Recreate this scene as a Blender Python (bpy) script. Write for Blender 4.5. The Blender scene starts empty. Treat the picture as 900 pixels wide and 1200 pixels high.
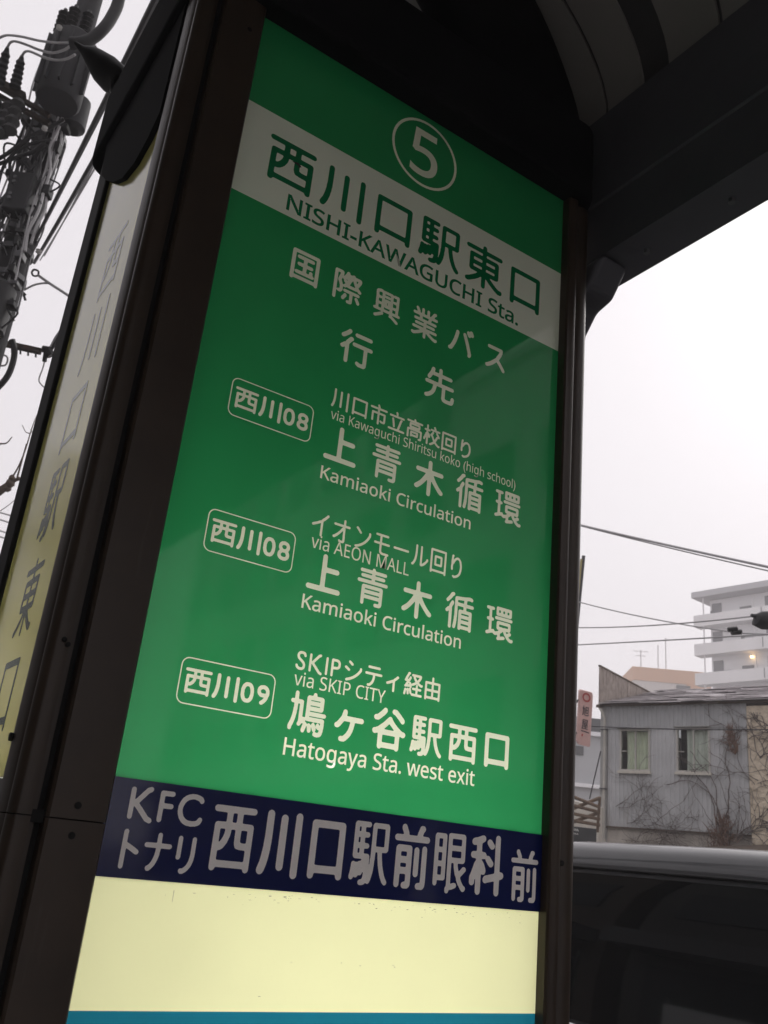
import bpy, bmesh, math, random
import numpy as np
from mathutils import Vector, Matrix
from mathutils.geometry import delaunay_2d_cdt
rad = math.radians
random.seed(7)
SC = bpy.context.scene
COL = SC.collection

# ------------------------------------------------------------------ camera
CAM = np.array([-0.368064, -1.136591, 1.45])
RCAM = np.array([[0.8235888711542758, -0.5585631214385443, 0.09853228242386197],
                 [0.27734007535657557, 0.24505420903709607, -0.9289945733073],
                 [0.4947563581319947, 0.7924365425710966, 0.3567358575836358]])
FPX = 1065.7355
cam_d = bpy.data.cameras.new('camera')
cam = bpy.data.objects.new('camera', cam_d)
COL.objects.link(cam)
cam.matrix_world = Matrix(((RCAM[0][0], -RCAM[1][0], -RCAM[2][0], CAM[0]),
                           (RCAM[0][1], -RCAM[1][1], -RCAM[2][1], CAM[1]),
                           (RCAM[0][2], -RCAM[1][2], -RCAM[2][2], CAM[2]),
                           (0, 0, 0, 1)))
cam_d.sensor_fit = 'HORIZONTAL'
cam_d.sensor_width = 36
cam_d.lens = 36 * FPX / 900
cam_d.clip_start = 0.02
cam_d.clip_end = 3000
cam_d.dof.use_dof = True
cam_d.dof.focus_distance = 1.45
cam_d.dof.aperture_fstop = 24
SC.camera = cam

# ------------------------------------------------------------------ world, sun, exposure
W = bpy.data.worlds.new('World'); SC.world = W; W.use_nodes = True
nt = W.node_tree; nt.nodes.clear()
SUN_EL, SUN_AZ = rad(38), rad(70)          # azimuth measured clockwise from +Y
sky = nt.nodes.new('ShaderNodeTexSky'); sky.sky_type = 'NISHITA'; sky.sun_disc = False
sky.sun_elevation = SUN_EL; sky.sun_rotation = SUN_AZ; sky.dust_density = 6; sky.air_density = 1.5
hsv = nt.nodes.new('ShaderNodeHueSaturation'); hsv.inputs['Saturation'].default_value = 0.12
mul = nt.nodes.new('ShaderNodeMix'); mul.data_type = 'RGBA'
mul.inputs['Factor'].default_value = 0.92
mul.inputs['B'].default_value = (7.25, 6.92, 7.2, 1)   # even snow cloud
bg = nt.nodes.new('ShaderNodeBackground'); bg.inputs['Strength'].default_value = 0.1
wo = nt.nodes.new('ShaderNodeOutputWorld')
nt.links.new(sky.outputs['Color'], hsv.inputs['Color'])
nt.links.new(hsv.outputs['Color'], mul.inputs['A'])
nt.links.new(mul.outputs['Result'], bg.inputs['Color'])
nt.links.new(bg.outputs['Background'], wo.inputs['Surface'])
sl = bpy.data.lights.new('sun', 'SUN'); sl.energy = 0.7; sl.angle = rad(35); sl.color = (1, .97, .93)
so = bpy.data.objects.new('sun', sl); COL.objects.link(so)
sd = Vector((math.sin(SUN_AZ) * math.cos(SUN_EL), math.cos(SUN_AZ) * math.cos(SUN_EL), math.sin(SUN_EL)))
so.rotation_euler = (-sd).to_track_quat('-Z', 'Y').to_euler()
so.location = (-6, 3, 12)
SC.view_settings.view_transform = 'Standard'
SC.view_settings.look = 'None'
SC.view_settings.exposure = 0.36
SC.view_settings.gamma = 1.0
SC.view_settings.use_curve_mapping = False
HAZE = 0.0036
TUBE = 10.0
SC.cycles.volume_bounces = 2

# ------------------------------------------------------------------ helpers
def at(u, v, t):
    """world point seen at photo position (u, v) at a depth of t metres"""
    d = RCAM.T @ np.array([(u - 450) / FPX, (v - 600) / FPX, 1.0])
    return Vector(CAM + d * t)

def wpos(o):
    p = Vector((0, 0, 0))
    while o is not None:
        p = p + o.location; o = o.parent
    return p

class MB:
    """collects shapes in world coordinates and links them as one mesh"""
    def __init__(s): s.bm = bmesh.new()
    def poly(s, pts):
        return s.bm.faces.new([s.bm.verts.new(p) for p in pts])
    def hexa(s, a, b):
        """a, b: two quads (lists of 4 points), joined"""
        A = [s.bm.verts.new(p) for p in a]; B = [s.bm.verts.new(p) for p in b]
        s.bm.faces.new(A[::-1]); s.bm.faces.new(B)
        for i in range(4):
            j = (i + 1) % 4
            s.bm.faces.new((A[i], A[j], B[j], B[i]))
    def box(s, x0, x1, y0, y1, z0, z1):
        s.hexa([(x0, y0, z0), (x1, y0, z0), (x1, y1, z0), (x0, y1, z0)],
               [(x0, y0, z1), (x1, y0, z1), (x1, y1, z1), (x0, y1, z1)]); return s
    def obox(s, P, dr, n, s0, s1, d0, d1, z0, z1):
        """box in a facade frame: s along dr, d along n (outward)"""
        f = lambda a, b, c: tuple(Vector(P) + dr * a + n * b + Vector((0, 0, c)))
        s.hexa([f(s0, d0, z0), f(s1, d0, z0), f(s1, d1, z0), f(s0, d1, z0)],
               [f(s0, d0, z1), f(s1, d0, z1), f(s1, d1, z1), f(s0, d1, z1)]); return s
    def prism(s, prof, f0, f1):
        """prof: 2D points; f0/f1 map a 2D point to each end"""
        A = [s.bm.verts.new(f0(p)) for p in prof]; B = [s.bm.verts.new(f1(p)) for p in prof]
        n = len(prof)
        s.bm.faces.new(A[::-1]); s.bm.faces.new(B)
        for i in range(n):
            j = (i + 1) % n
            s.bm.faces.new((A[i], A[j], B[j], B[i]))
        return s
    def prism_z(s, prof, z0, z1):
        return s.prism(prof, lambda p: (p[0], p[1], z0), lambda p: (p[0], p[1], z1))
    def tube(s, pts, r, n=8, caps=True):
        pts = [Vector(p) for p in pts]
        rs = r if isinstance(r, (list, tuple)) else [r] * len(pts)
        rings = []; up = None
        for i, p in enumerate(pts):
            t = (pts[min(i + 1, len(pts) - 1)] - pts[max(i - 1, 0)])
            if t.length < 1e-9: t = Vector((0, 0, 1))
            t.normalize()
            if up is None:
                up = t.orthogonal().normalized()
            else:
                up = (up - t * up.dot(t))
                if up.length < 1e-6: up = t.orthogonal()
                up.normalize()
            sd_ = t.cross(up)
            rings.append([s.bm.verts.new(p + (up * math.cos(2 * math.pi * k / n) + sd_ * math.sin(2 * math.pi * k / n)) * rs[i]) for k in range(n)])
        for a, b in zip(rings, rings[1:]):
            for k in range(n):
                s.bm.faces.new((a[k], a[(k + 1) % n], b[(k + 1) % n], b[k]))
        if caps:
            s.bm.faces.new(rings[0][::-1]); s.bm.faces.new(rings[-1])
        return s
    def loft(s, rings, caps=True):
        R = [[s.bm.verts.new(p) for p in ring] for ring in rings]
        n = len(R[0])
        for a, b in zip(R, R[1:]):
            for k in range(n):
                s.bm.faces.new((a[k], a[(k + 1) % n], b[(k + 1) % n], b[k]))
        if caps:
            s.bm.faces.new(R[0][::-1]); s.bm.faces.new(R[-1])
        return s
    def sheet(s, grid):
        G = [[s.bm.verts.new(p) for p in row] for row in grid]
        for a, b in zip(G, G[1:]):
            for k in range(len(a) - 1):
                s.bm.faces.new((a[k], a[k + 1], b[k + 1], b[k]))
        return s
    def build(s, name, mat, parent=None, origin=None, smooth=False, bevel=0.0, seg=2):
        bm = s.bm
        bmesh.ops.recalc_face_normals(bm, faces=bm.faces[:])
        off = wpos(parent) if parent else Vector(origin or (0, 0, 0))
        bmesh.ops.translate(bm, verts=bm.verts[:], vec=-off)
        me = bpy.data.meshes.new(name); bm.to_mesh(me); bm.free()
        me.materials.append(mat)
        if smooth:
            for p in me.polygons: p.use_smooth = True
        o = bpy.data.objects.new(name, me); COL.objects.link(o)
        if parent: o.parent = parent
        else: o.location = off
        if smooth:
            try: me.set_sharp_from_angle(angle=rad(38))
            except Exception: pass
        if bevel:
            m = o.modifiers.new('bevel', 'BEVEL'); m.width = bevel; m.segments = seg
            m.limit_method = 'ANGLE'; m.angle_limit = rad(35)
        return o

def tag(o, label=None, cat=None, group=None, kind=None):
    if label: o['label'] = label
    if cat: o['category'] = cat
    if group: o['group'] = group
    if kind: o['kind'] = kind
    return o

def thing(name, loc, label, cat, group=None):
    o = bpy.data.objects.new(name, None); COL.objects.link(o)
    o.location = loc; o.empty_display_size = .1
    return tag(o, label, cat, group)

def bez(p0, p1, sag, n=16):
    """hanging cable between two points"""
    p0, p1 = Vector(p0), Vector(p1)
    return [p0.lerp(p1, i / n) + Vector((0, 0, -4 * sag * (i / n) * (1 - i / n))) for i in range(n + 1)]

def spline(pts, n=6):
    P = [Vector(p) for p in pts]; P = [P[0] * 2 - P[1]] + P + [P[-1] * 2 - P[-2]]
    out = []
    for i in range(1, len(P) - 2):
        a, b, c, d = P[i - 1:i + 3]
        for k in range(n):
            t = k / n
            out.append(.5 * ((2 * b) + (c - a) * t + (2 * a - 5 * b + 4 * c - d) * t * t + (3 * b - a - 3 * c + d) * t ** 3))
    out.append(P[-2]); return out

# ------------------------------------------------------------------ materials
def mat(name, col, rough=.6, metal=0, spec=.5, noise=None, bump=None, coat=0, wear=None, alpha=None):
    """noise=(scale, amount): mottling of the colour; bump=(scale, strength, dist);
       wear=(colour, scale, threshold): patches of another colour"""
    m = bpy.data.materials.new(name); m.use_nodes = True
    t = m.node_tree; b = t.nodes['Principled BSDF']
    b.inputs['Base Color'].default_value = (*col, 1)
    b.inputs['Roughness'].default_value = rough
    b.inputs['Metallic'].default_value = metal
    b.inputs['Specular IOR Level'].default_value = spec
    b.inputs['Coat Weight'].default_value = coat
    b.inputs['Coat Roughness'].default_value = .04
    tc = t.nodes.new('ShaderNodeTexCoord')
    src = None
    if noise:
        n1 = t.nodes.new('ShaderNodeTexNoise'); n1.inputs['Scale'].default_value = noise[0]
        n1.inputs['Detail'].default_value = 6; n1.inputs['Roughness'].default_value = .65
        t.links.new(tc.outputs['Object'], n1.inputs['Vector'])
        r = t.nodes.new('ShaderNodeMapRange')
        r.inputs['From Min'].default_value = .3; r.inputs['From Max'].default_value = .7
        r.inputs['To Min'].default_value = 1 - noise[1]; r.inputs['To Max'].default_value = 1 + noise[1]
        t.links.new(n1.outputs['Fac'], r.inputs['Value'])
        mx = t.nodes.new('ShaderNodeMix'); mx.data_type = 'RGBA'; mx.blend_type = 'MULTIPLY'
        mx.inputs['Factor'].default_value = 1
        mx.inputs['A'].default_value = (*col, 1)
        t.links.new(r.outputs['Result'], mx.inputs['B'])
        src = mx.outputs['Result']
        rr = t.nodes.new('ShaderNodeMapRange')
        rr.inputs['To Min'].default_value = max(0, rough - noise[1] * .25); rr.inputs['To Max'].default_value = min(1, rough + noise[1] * .25)
        t.links.new(n1.outputs['Fac'], rr.inputs['Value'])
        t.links.new(rr.outputs['Result'], b.inputs['Roughness'])
    if wear:
        n2 = t.nodes.new('ShaderNodeTexNoise'); n2.inputs['Scale'].default_value = wear[1]
        n2.inputs['Detail'].default_value = 8; n2.inputs['Roughness'].default_value = .7
        mp = t.nodes.new('ShaderNodeMapping'); mp.inputs['Scale'].default_value = wear[3] if len(wear) > 3 else (1, 1, 1)
        t.links.new(tc.outputs['Object'], mp.inputs['Vector']); t.links.new(mp.outputs['Vector'], n2.inputs['Vector'])
        r2 = t.nodes.new('ShaderNodeMapRange')
        r2.inputs['From Min'].default_value = wear[2]; r2.inputs['From Max'].default_value = wear[2] + .12
        t.links.new(n2.outputs['Fac'], r2.inputs['Value'])
        mx2 = t.nodes.new('ShaderNodeMix'); mx2.data_type = 'RGBA'
        t.links.new(r2.outputs['Result'], mx2.inputs['Factor'])
        if src: t.links.new(src, mx2.inputs['A'])
        else: mx2.inputs['A'].default_value = (*col, 1)
        mx2.inputs['B'].default_value = (*wear[0], 1)
        src = mx2.outputs['Result']
    if src: t.links.new(src, b.inputs['Base Color'])
    if bump:
        n3 = t.nodes.new('ShaderNodeTexNoise'); n3.inputs['Scale'].default_value = bump[0]; n3.inputs['Detail'].default_value = 4
        t.links.new(tc.outputs['Object'], n3.inputs['Vector'])
        bp = t.nodes.new('ShaderNodeBump'); bp.inputs['Strength'].default_value = bump[1]
        bp.inputs['Distance'].default_value = bump[2]
        t.links.new(n3.outputs['Fac'], bp.inputs['Height']); t.links.new(bp.outputs['Normal'], b.inputs['Normal'])
    return m

M = {}
M['bronze'] = mat('bronze_metal', (.036, .0235, .0150), .42, spec=.4, noise=(9, .22), wear=((.060, .047, .038), 2.6, .60, (7, 7, .5)), bump=(180, .05, .001))
M['bronze_dark'] = mat('dark_groove', (.010, .010, .010), .7, spec=.2)
M['cap'] = mat('cap_paint', (.011, .011, .012), .85, spec=.05, noise=(7, .2), wear=((.022, .021, .02), 9, .62))
M['green'] = mat('green_acrylic', (.008, .25, .075), .05, spec=.5, noise=(2.5, .06))
M['white_film'] = mat('white_film', (.60, .60, .52), .06, noise=(3, .05))
M['cream_letter'] = mat('cream_letter', (.76, .76, .54), .06)
M['green_letter'] = mat('green_letter', (.008, .17, .065), .06)
M['dark_green_letter'] = mat('dark_green_letter', (.012, .06, .035), .4, spec=.05)
M['navy'] = mat('navy_film', (.006, .012, .085), .07, noise=(5, .2))
M['grey_letter'] = mat('grey_letter', (.90, .86, .82), .25, noise=(40, .06))
M['yellow'] = mat('yellow_acrylic', (.80, .78, .34), .12, noise=(3, .05), wear=((.42, .38, .16), 6, .70, (1, 1, 5)))
M['teal'] = mat('teal_film', (.01, .16, .26), .1)
M['ivory'] = mat('ivory_acrylic', (.46, .42, .16), .2, spec=.05, noise=(4, .05))
M['steel'] = mat('painted_steel', (.075, .075, .085), .55, noise=(4, .15), bump=(60, .06, .002), wear=((.04, .04, .042), 5, .60))
M['ceiling'] = mat('ceiling_panel', (.22, .21, .195), .55, noise=(3, .1), wear=((.17, .16, .145), 4, .6))
M['rib'] = mat('ceiling_rib', (.055, .054, .054), .5, noise=(5, .2))
M['black_rubber'] = mat('black_rubber', (.006, .006, .007), .7)
M['black_plastic'] = mat('black_plastic', (.008, .008, .009), .6, noise=(20, .2))
M['asphalt'] = mat('asphalt', (.055, .055, .058), .7, noise=(3, .2), bump=(90, .4, .01), wear=((.09, .09, .09), .6, .56))
M['paving'] = mat('paving', (.42, .41, .40), .75, noise=(2, .15), bump=(40, .2, .004))
M['earth'] = mat('earth', (.22, .20, .18), .9, noise=(.6, .25), bump=(8, .3, .03))
M['kerb'] = mat('kerb_stone', (.33, .32, .31), .8, noise=(6, .15))
M['road_paint'] = mat('road_paint', (.7, .7, .68), .6, noise=(10, .1), wear=((.12, .12, .12), 12, .62))
M['van_paint'] = mat('van_paint', (.016, .017, .021), .36, spec=.5, coat=.6, noise=(30, .1))
M['van_glass'] = mat('van_glass', (.006, .007, .008), .03, spec=.5)
M['chrome'] = mat('chrome', (.55, .55, .56), .15, metal=1)
M['tyre'] = mat('tyre_rubber', (.02, .02, .02), .8)
M['lamp_red'] = mat('lamp_red', (.35, .02, .02), .15)
M['lamp_clear'] = mat('lamp_clear', (.7, .7, .7), .08)
M['concrete_pole'] = mat('pole_concrete', (.022, .022, .024), .85, noise=(6, .25), bump=(50, .2, .004))
M['galv'] = mat('galvanised', (.12, .12, .125), .5, metal=.3, noise=(8, .2))
M['rust_arm'] = mat('rusty_arm', (.05, .038, .03), .8, noise=(10, .3), wear=((.09, .045, .03), 9, .58))
M['transformer'] = mat('transformer_grey', (.024, .024, .027), .7, noise=(6, .2), wear=((.02, .02, .02), 8, .6))
M['cable'] = mat('cable_black', (.02, .02, .022), .6)
M['cable_grey'] = mat('cable_grey', (.46, .45, .46), .6)
M['porcelain'] = mat('insulator', (.03, .03, .03), .5)
M['bark'] = mat('bark', (.12, .085, .065), .9, noise=(30, .3))
M['corrugated'] = mat('corrugated_steel', (.56, .567, .575), .6, noise=(1.6, .14), wear=((.40, .375, .355), 2.2, .60, (1.4, 1.4, .25)))
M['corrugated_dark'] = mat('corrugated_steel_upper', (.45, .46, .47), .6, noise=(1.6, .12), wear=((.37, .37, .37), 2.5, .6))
M['foundation'] = mat('foundation_mortar', (.50, .46, .41), .9, noise=(2.2, .25), bump=(20, .4, .02), wear=((.33, .30, .265), 3, .52))
M['stucco'] = mat('beige_stucco', (.74, .64, .50), .9, noise=(3, .15), bump=(9, 1.0, .06), wear=((.54, .45, .34), 5, .52))
M['roof'] = mat('roof_slate', (.54, .505, .515), .8, noise=(2.2, .3), bump=(30, .3, .01), wear=((.60, .57, .58), 4, .6))
M['planks'] = mat('weathered_planks', (.31, .265, .235), .85, noise=(7, .25), wear=((.15, .115, .095), 4, .55, (3, 3, .5)))
M['dark_wood'] = mat('dark_wood', (.10, .075, .055), .85, noise=(8, .3))
M['curtain_green'] = mat('curtain_pale_green', (.88, .90, .72), .9, noise=(4, .1))
M['curtain_grey'] = mat('curtain_pale_grey', (.82, .83, .76), .9, noise=(4, .1))
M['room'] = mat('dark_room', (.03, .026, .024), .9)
M['frame_al'] = mat('window_aluminium', (.55, .53, .49), .5)
M['sill'] = mat('window_sill', (.62, .59, .52), .7, noise=(8, .15))
M['pipe'] = mat('rain_pipe', (.55, .53, .48), .6, noise=(5, .15))
M['corner_board'] = mat('corner_board', (.42, .42, .41), .6, noise=(4, .15))
M['vine'] = mat('dry_vine', (.13, .105, .095), .9, noise=(20, .3))
M['vine_rust'] = mat('dry_leaves', (.17, .10, .07), .9, noise=(20, .35))
M['pink'] = mat('faded_pink_board', (.80, .52, .48), .6, noise=(4, .12), wear=((.70, .47, .44), 5, .55))
M['sign_red'] = mat('sign_red', (.55, .10, .09), .6)
M['sign_ink'] = mat('sign_ink', (.08, .06, .07), .6)
M['apt_white'] = mat('apartment_white', (.80, .795, .80), .8, noise=(.5, .05))
M['apt_wall'] = mat('apartment_wall', (.74, .74, .75), .8, noise=(.5, .05))
M['apt_door'] = mat('apartment_door', (.12, .125, .14), .6)
M['apt_roof'] = mat('apartment_eave', (.45, .45, .47), .7)
M['apt_glass'] = mat('apartment_window', (.07, .075, .08), .15)
M['orange_wall'] = mat('orange_tile', (.62, .38, .24), .8, noise=(.4, .08))
M['pale_wall'] = mat('pale_wall', (.62, .58, .55), .8, noise=(.4, .08))
M['grey_wall'] = mat('grey_siding', (.44, .45, .465), .8, noise=(.5, .08))
M['snow'] = mat('snow', (.85, .85, .87), .8)
M['crate'] = mat('dark_crate', (.035, .038, .04), .6)
M['trellis'] = mat('trellis_wood', (.20, .14, .095), .85, noise=(12, .3))
M['block_wall'] = mat('block_wall', (.68, .64, .57), .9, noise=(2, .15))
M['ochre'] = mat('ochre_post', (.34, .23, .11), .8, noise=(6, .2))
M['yellow_guard'] = mat('yellow_guard', (.60, .52, .26), .5)
def acrylic(name, col, rough=.05, through=.5, noise=.05, scale=3, dirt=None, ior=1.45):
    """translucent glossy sheet lit by the tubes in the box behind it"""
    m = bpy.data.materials.new(name); m.use_nodes = True; t = m.node_tree; t.nodes.clear()
    N = t.nodes.new; L = t.links.new
    out = N('ShaderNodeOutputMaterial'); gls = N('ShaderNodeBsdfGlossy'); gls.inputs['Roughness'].default_value = rough
    dif = N('ShaderNodeBsdfDiffuse'); tr_ = N('ShaderNodeBsdfTranslucent'); fr = N('ShaderNodeFresnel'); fr.inputs['IOR'].default_value = ior
    m1 = N('ShaderNodeMixShader'); m1.inputs['Fac'].default_value = through; m2 = N('ShaderNodeMixShader')
    tc = N('ShaderNodeTexCoord'); nz = N('ShaderNodeTexNoise'); nz.inputs['Scale'].default_value = scale; nz.inputs['Detail'].default_value = 5
    L(tc.outputs['Object'], nz.inputs['Vector'])
    mr = N('ShaderNodeMapRange'); mr.inputs['From Min'].default_value = .3; mr.inputs['From Max'].default_value = .7
    mr.inputs['To Min'].default_value = 1 - noise; mr.inputs['To Max'].default_value = 1 + noise
    L(nz.outputs['Fac'], mr.inputs['Value'])
    mx = N('ShaderNodeMix'); mx.data_type = 'RGBA'; mx.blend_type = 'MULTIPLY'; mx.inputs['Factor'].default_value = 1
    mx.inputs['A'].default_value = (*col, 1); L(mr.outputs['Result'], mx.inputs['B'])
    c = mx.outputs['Result']
    if dirt:
        mp = N('ShaderNodeMapping'); mp.inputs['Scale'].default_value = dirt[2]; L(tc.outputs['Object'], mp.inputs['Vector'])
        n2 = N('ShaderNodeTexNoise'); n2.inputs['Scale'].default_value = dirt[1]; n2.inputs['Detail'].default_value = 9; n2.inputs['Roughness'].default_value = .75
        L(mp.outputs['Vector'], n2.inputs['Vector'])
        r2 = N('ShaderNodeMapRange'); r2.inputs['From Min'].default_value = dirt[3]; r2.inputs['From Max'].default_value = dirt[3] + .06
        r2.inputs['To Max'].default_value = .6
        L(n2.outputs['Fac'], r2.inputs['Value'])
        m3 = N('ShaderNodeMix'); m3.data_type = 'RGBA'; L(r2.outputs['Result'], m3.inputs['Factor']); L(c, m3.inputs['A'])
        m3.inputs['B'].default_value = (*dirt[0], 1); c = m3.outputs['Result']
    for n_ in (dif, tr_): L(c, n_.inputs['Color'])
    L(dif.outputs[0], m1.inputs[1]); L(tr_.outputs[0], m1.inputs[2])
    L(fr.outputs[0], m2.inputs['Fac']); L(m1.outputs[0], m2.inputs[1]); L(gls.outputs[0], m2.inputs[2]); L(m2.outputs[0], out.inputs['Surface'])
    return m
M['green'] = acrylic('green_acrylic', (.026, .29, .102), noise=.10, scale=2.5, dirt=((.004, .12, .035), 14, (1, 1, 1), .72))
M['white_film'] = acrylic('white_film', (.80, .83, .74), .06, dirt=((.3, .29, .25), 11, (1, 1, 1), .73))
M['cream_letter'] = acrylic('cream_letter', (.86, .88, .75), .06, noise=.03)
M['green_letter'] = acrylic('green_letter', (.008, .17, .065), .06, noise=.02)
M['yellow'] = acrylic('yellow_acrylic', (.84, .83, .53), .10, noise=.06, dirt=((.40, .36, .15), 9, (1, 1, 4), .70))
M['teal'] = acrylic('teal_film', (.01, .16, .26), .1)
M['ivory'] = acrylic('ivory_acrylic', (.46, .42, .17), .12, through=.4, ior=1.33)
M['dark_green_letter'] = acrylic('dark_green_film', (.025, .085, .05), .12, through=.2, ior=1.33)
M['glass_edge'] = mat('glass_edge', (.55, .57, .55), .2, metal=.8)
M['grime'] = mat('grime', (.22, .19, .11), .9)
M['plate_white'] = mat('plate_white', (.7, .7, .68), .5)
M['box_inside'] = mat('box_inside', (.40, .40, .38), .7)
tubem = bpy.data.materials.new('fluorescent_tube'); tubem.use_nodes = True
_b = tubem.node_tree.nodes['Principled BSDF']; _b.inputs['Emission Color'].default_value = (1, .985, .87, 1); _b.inputs['Emission Strength'].default_value = TUBE
M['tube'] = tubem
lampm = bpy.data.materials.new('lit_lamp'); lampm.use_nodes = True
_b = lampm.node_tree.nodes['Principled BSDF']; _b.inputs['Emission Color'].default_value = (1, .62, .25, 1); _b.inputs['Emission Strength'].default_value = 5
M['lamp'] = lampm
gl = bpy.data.materials.new('clear_glass'); gl.use_nodes = True
_b = gl.node_tree.nodes['Principled BSDF']; _b.inputs['Roughness'].default_value = .03; _b.inputs['Base Color'].default_value = (.9, .95, .93, 1)
_b.inputs['Transmission Weight'].default_value = 1; _b.inputs['IOR'].default_value = 1.12
M['glass'] = gl

# ------------------------------------------------------------------ lettering
_fc = bpy.data.curves.new('glyph_source', 'FONT')
_fo = bpy.data.objects.new('glyph_source', _fc); COL.objects.link(_fo)
RES = 120; PAD = 18
_cache = {}; HALF = {}
def font_mesh(text, offset=0.0):
    _fc.body = text; _fc.offset = offset; _fc.resolution_u = 6
    dg = bpy.context.evaluated_depsgraph_get(); dg.update()
    me = bpy.data.meshes.new_from_object(_fo.evaluated_get(dg))
    co = np.array([v.co[:2] for v in me.vertices]); fs = [tuple(p.vertices) for p in me.polygons]
    bpy.data.meshes.remove(me)
    return co, fs

def skeleton(ch):
    """centre line pixels of a glyph, thinned, in em units"""
    if ch in _cache: return _cache[ch]
    co, fs = font_mesh(ch)
    N = RES + 2 * PAD
    img = np.zeros((N, N), bool)
    P = co * RES + np.array([PAD, PAD + .12 * RES])
    for f in fs:
        for k in range(1, len(f) - 1):
            a, b, c = P[f[0]], P[f[k]], P[f[k + 1]]
            lo = np.floor(np.minimum(np.minimum(a, b), c)).astype(int); hi = np.ceil(np.maximum(np.maximum(a, b), c)).astype(int)
            lo = np.clip(lo, 0, N - 1); hi = np.clip(hi, 0, N - 1)
            X, Y = np.meshgrid(np.arange(lo[0], hi[0] + 1), np.arange(lo[1], hi[1] + 1))
            d1 = (b[0] - a[0]) * (Y - a[1]) - (b[1] - a[1]) * (X - a[0])
            d2 = (c[0] - b[0]) * (Y - b[1]) - (c[1] - b[1]) * (X - b[0])
            d3 = (a[0] - c[0]) * (Y - c[1]) - (a[1] - c[1]) * (X - c[0])
            ins = ((d1 >= 0) & (d2 >= 0) & (d3 >= 0)) | ((d1 <= 0) & (d2 <= 0) & (d3 <= 0))
            img[lo[1]:hi[1] + 1, lo[0]:hi[0] + 1] |= ins
    im = img.astype(np.uint8)
    while True:                                    # Zhang-Suen thinning
        ch_ = 0
        for step in (0, 1):
            p = np.pad(im, 1)
            p2, p3, p4, p5 = p[2:, 1:-1], p[2:, 2:], p[1:-1, 2:], p[:-2, 2:]
            p6, p7, p8, p9 = p[:-2, 1:-1], p[:-2, :-2], p[1:-1, :-2], p[2:, :-2]
            seq = [p2, p3, p4, p5, p6, p7, p8, p9, p2]
            B = sum(q.astype(int) for q in seq[:8])
            A = sum(((seq[i] == 0) & (seq[i + 1] == 1)).astype(int) for i in range(8))
            if step == 0: c = (p2 * p4 * p6 == 0) & (p4 * p6 * p8 == 0)
            else: c = (p2 * p4 * p8 == 0) & (p2 * p6 * p8 == 0)
            rm = (im == 1) & (B >= 2) & (B <= 6) & (A == 1) & c
            ch_ += rm.sum(); im = im.copy(); im[rm] = 0
        if ch_ == 0: break
    ys, xs = np.nonzero(im)
    half = img.sum() / (2.0 * len(ys)) / RES
    g = np.stack([(xs - PAD) / RES, (ys - PAD) / RES - .12], 1)
    adv = 1.0 if ord(ch) > 255 else (co[:, 0].max() + .09)
    _cache[ch] = (g, adv); HALF[ch] = half
    return _cache[ch]

def contours(pts, R):
    """outline polygons of the union of discs of radius R round the given points"""
    h = R / 5.0
    lo = pts.min(0) - R - 3 * h; hi = pts.max(0) + R + 3 * h
    nx, ny = np.ceil((hi - lo) / h).astype(int) + 1
    ix = np.rint((pts - lo) / h).astype(int)
    occ = np.full((ny, nx), 1e6)
    # exact distances through an expanding window
    D = np.full((ny, nx), (3 * R) ** 2)
    w = 9
    off = np.arange(-w, w + 1)
    OX, OY = np.meshgrid(off, off)
    for (px, py), (cx, cy) in zip(pts, ix):
        x0, x1, y0, y1 = cx - w, cx + w + 1, cy - w, cy + w + 1
        a0, b0 = max(0, -x0), max(0, -y0)
        x0c, y0c, x1c, y1c = max(0, x0), max(0, y0), min(nx, x1), min(ny, y1)
        gx = lo[0] + np.arange(x0c, x1c) * h - px; gy = lo[1] + np.arange(y0c, y1c) * h - py
        sub = D[y0c:y1c, x0c:x1c]
        np.minimum(sub, gx[None, :] ** 2 + gy[:, None] ** 2, out=sub)
    F = R - np.sqrt(D)
    k = np.array([.25, .5, .25])
    for _ in range(2):
        Fp = np.pad(F, 1, mode='edge'); F = (Fp[:-2] + 2 * Fp[1:-1] + Fp[2:])[:, 1:-1] / 4
        Fp = np.pad(F, 1, mode='edge'); F = (Fp[:, :-2] + 2 * Fp[:, 1:-1] + Fp[:, 2:])[1:-1] / 4
    S = F > 0
    cells = S[:-1, :-1].astype(int) + 2 * S[:-1, 1:] + 4 * S[1:, 1:] + 8 * S[1:, :-1]
    ys, xs = np.nonzero((cells > 0) & (cells < 15))
    nxt = {}
    T = {1: [(3, 0)], 2: [(0, 1)], 3: [(3, 1)], 4: [(1, 2)], 5: [(3, 2), (1, 0)], 6: [(0, 2)], 7: [(3, 2)],
         8: [(2, 3)], 9: [(2, 0)], 10: [(0, 3), (2, 1)], 11: [(2, 1)], 12: [(1, 3)], 13: [(1, 0)], 14: [(0, 3)]}
    def edge(x, y, e):
        return ((x, y, 0), (x + 1, y, 1), (x, y + 1, 0), (x, y, 1))[e]
    for y, x in zip(ys, xs):
        for a, b in T[cells[y, x]]:
            nxt[edge(x, y, a)] = edge(x, y, b)
    def pt(e):
        x, y, d = e
        f0 = F[y, x]
        if d == 0: f1 = F[y, x + 1]; t = f0 / (f0 - f1); return (lo[0] + (x + t) * h, lo[1] + y * h)
        f1 = F[y + 1, x]; t = f0 / (f0 - f1); return (lo[0] + x * h, lo[1] + (y + t) * h)
    loops = []
    while nxt:
        s, e = next(iter(nxt.items())); loop = [s]; del nxt[s]
        while e != s and e in nxt:
            loop.append(e); e2 = nxt[e]; del nxt[e]; e = e2
        if len(loop) > 5: loops.append(simplify([pt(q) for q in loop], h * .12))
    return loops

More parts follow.
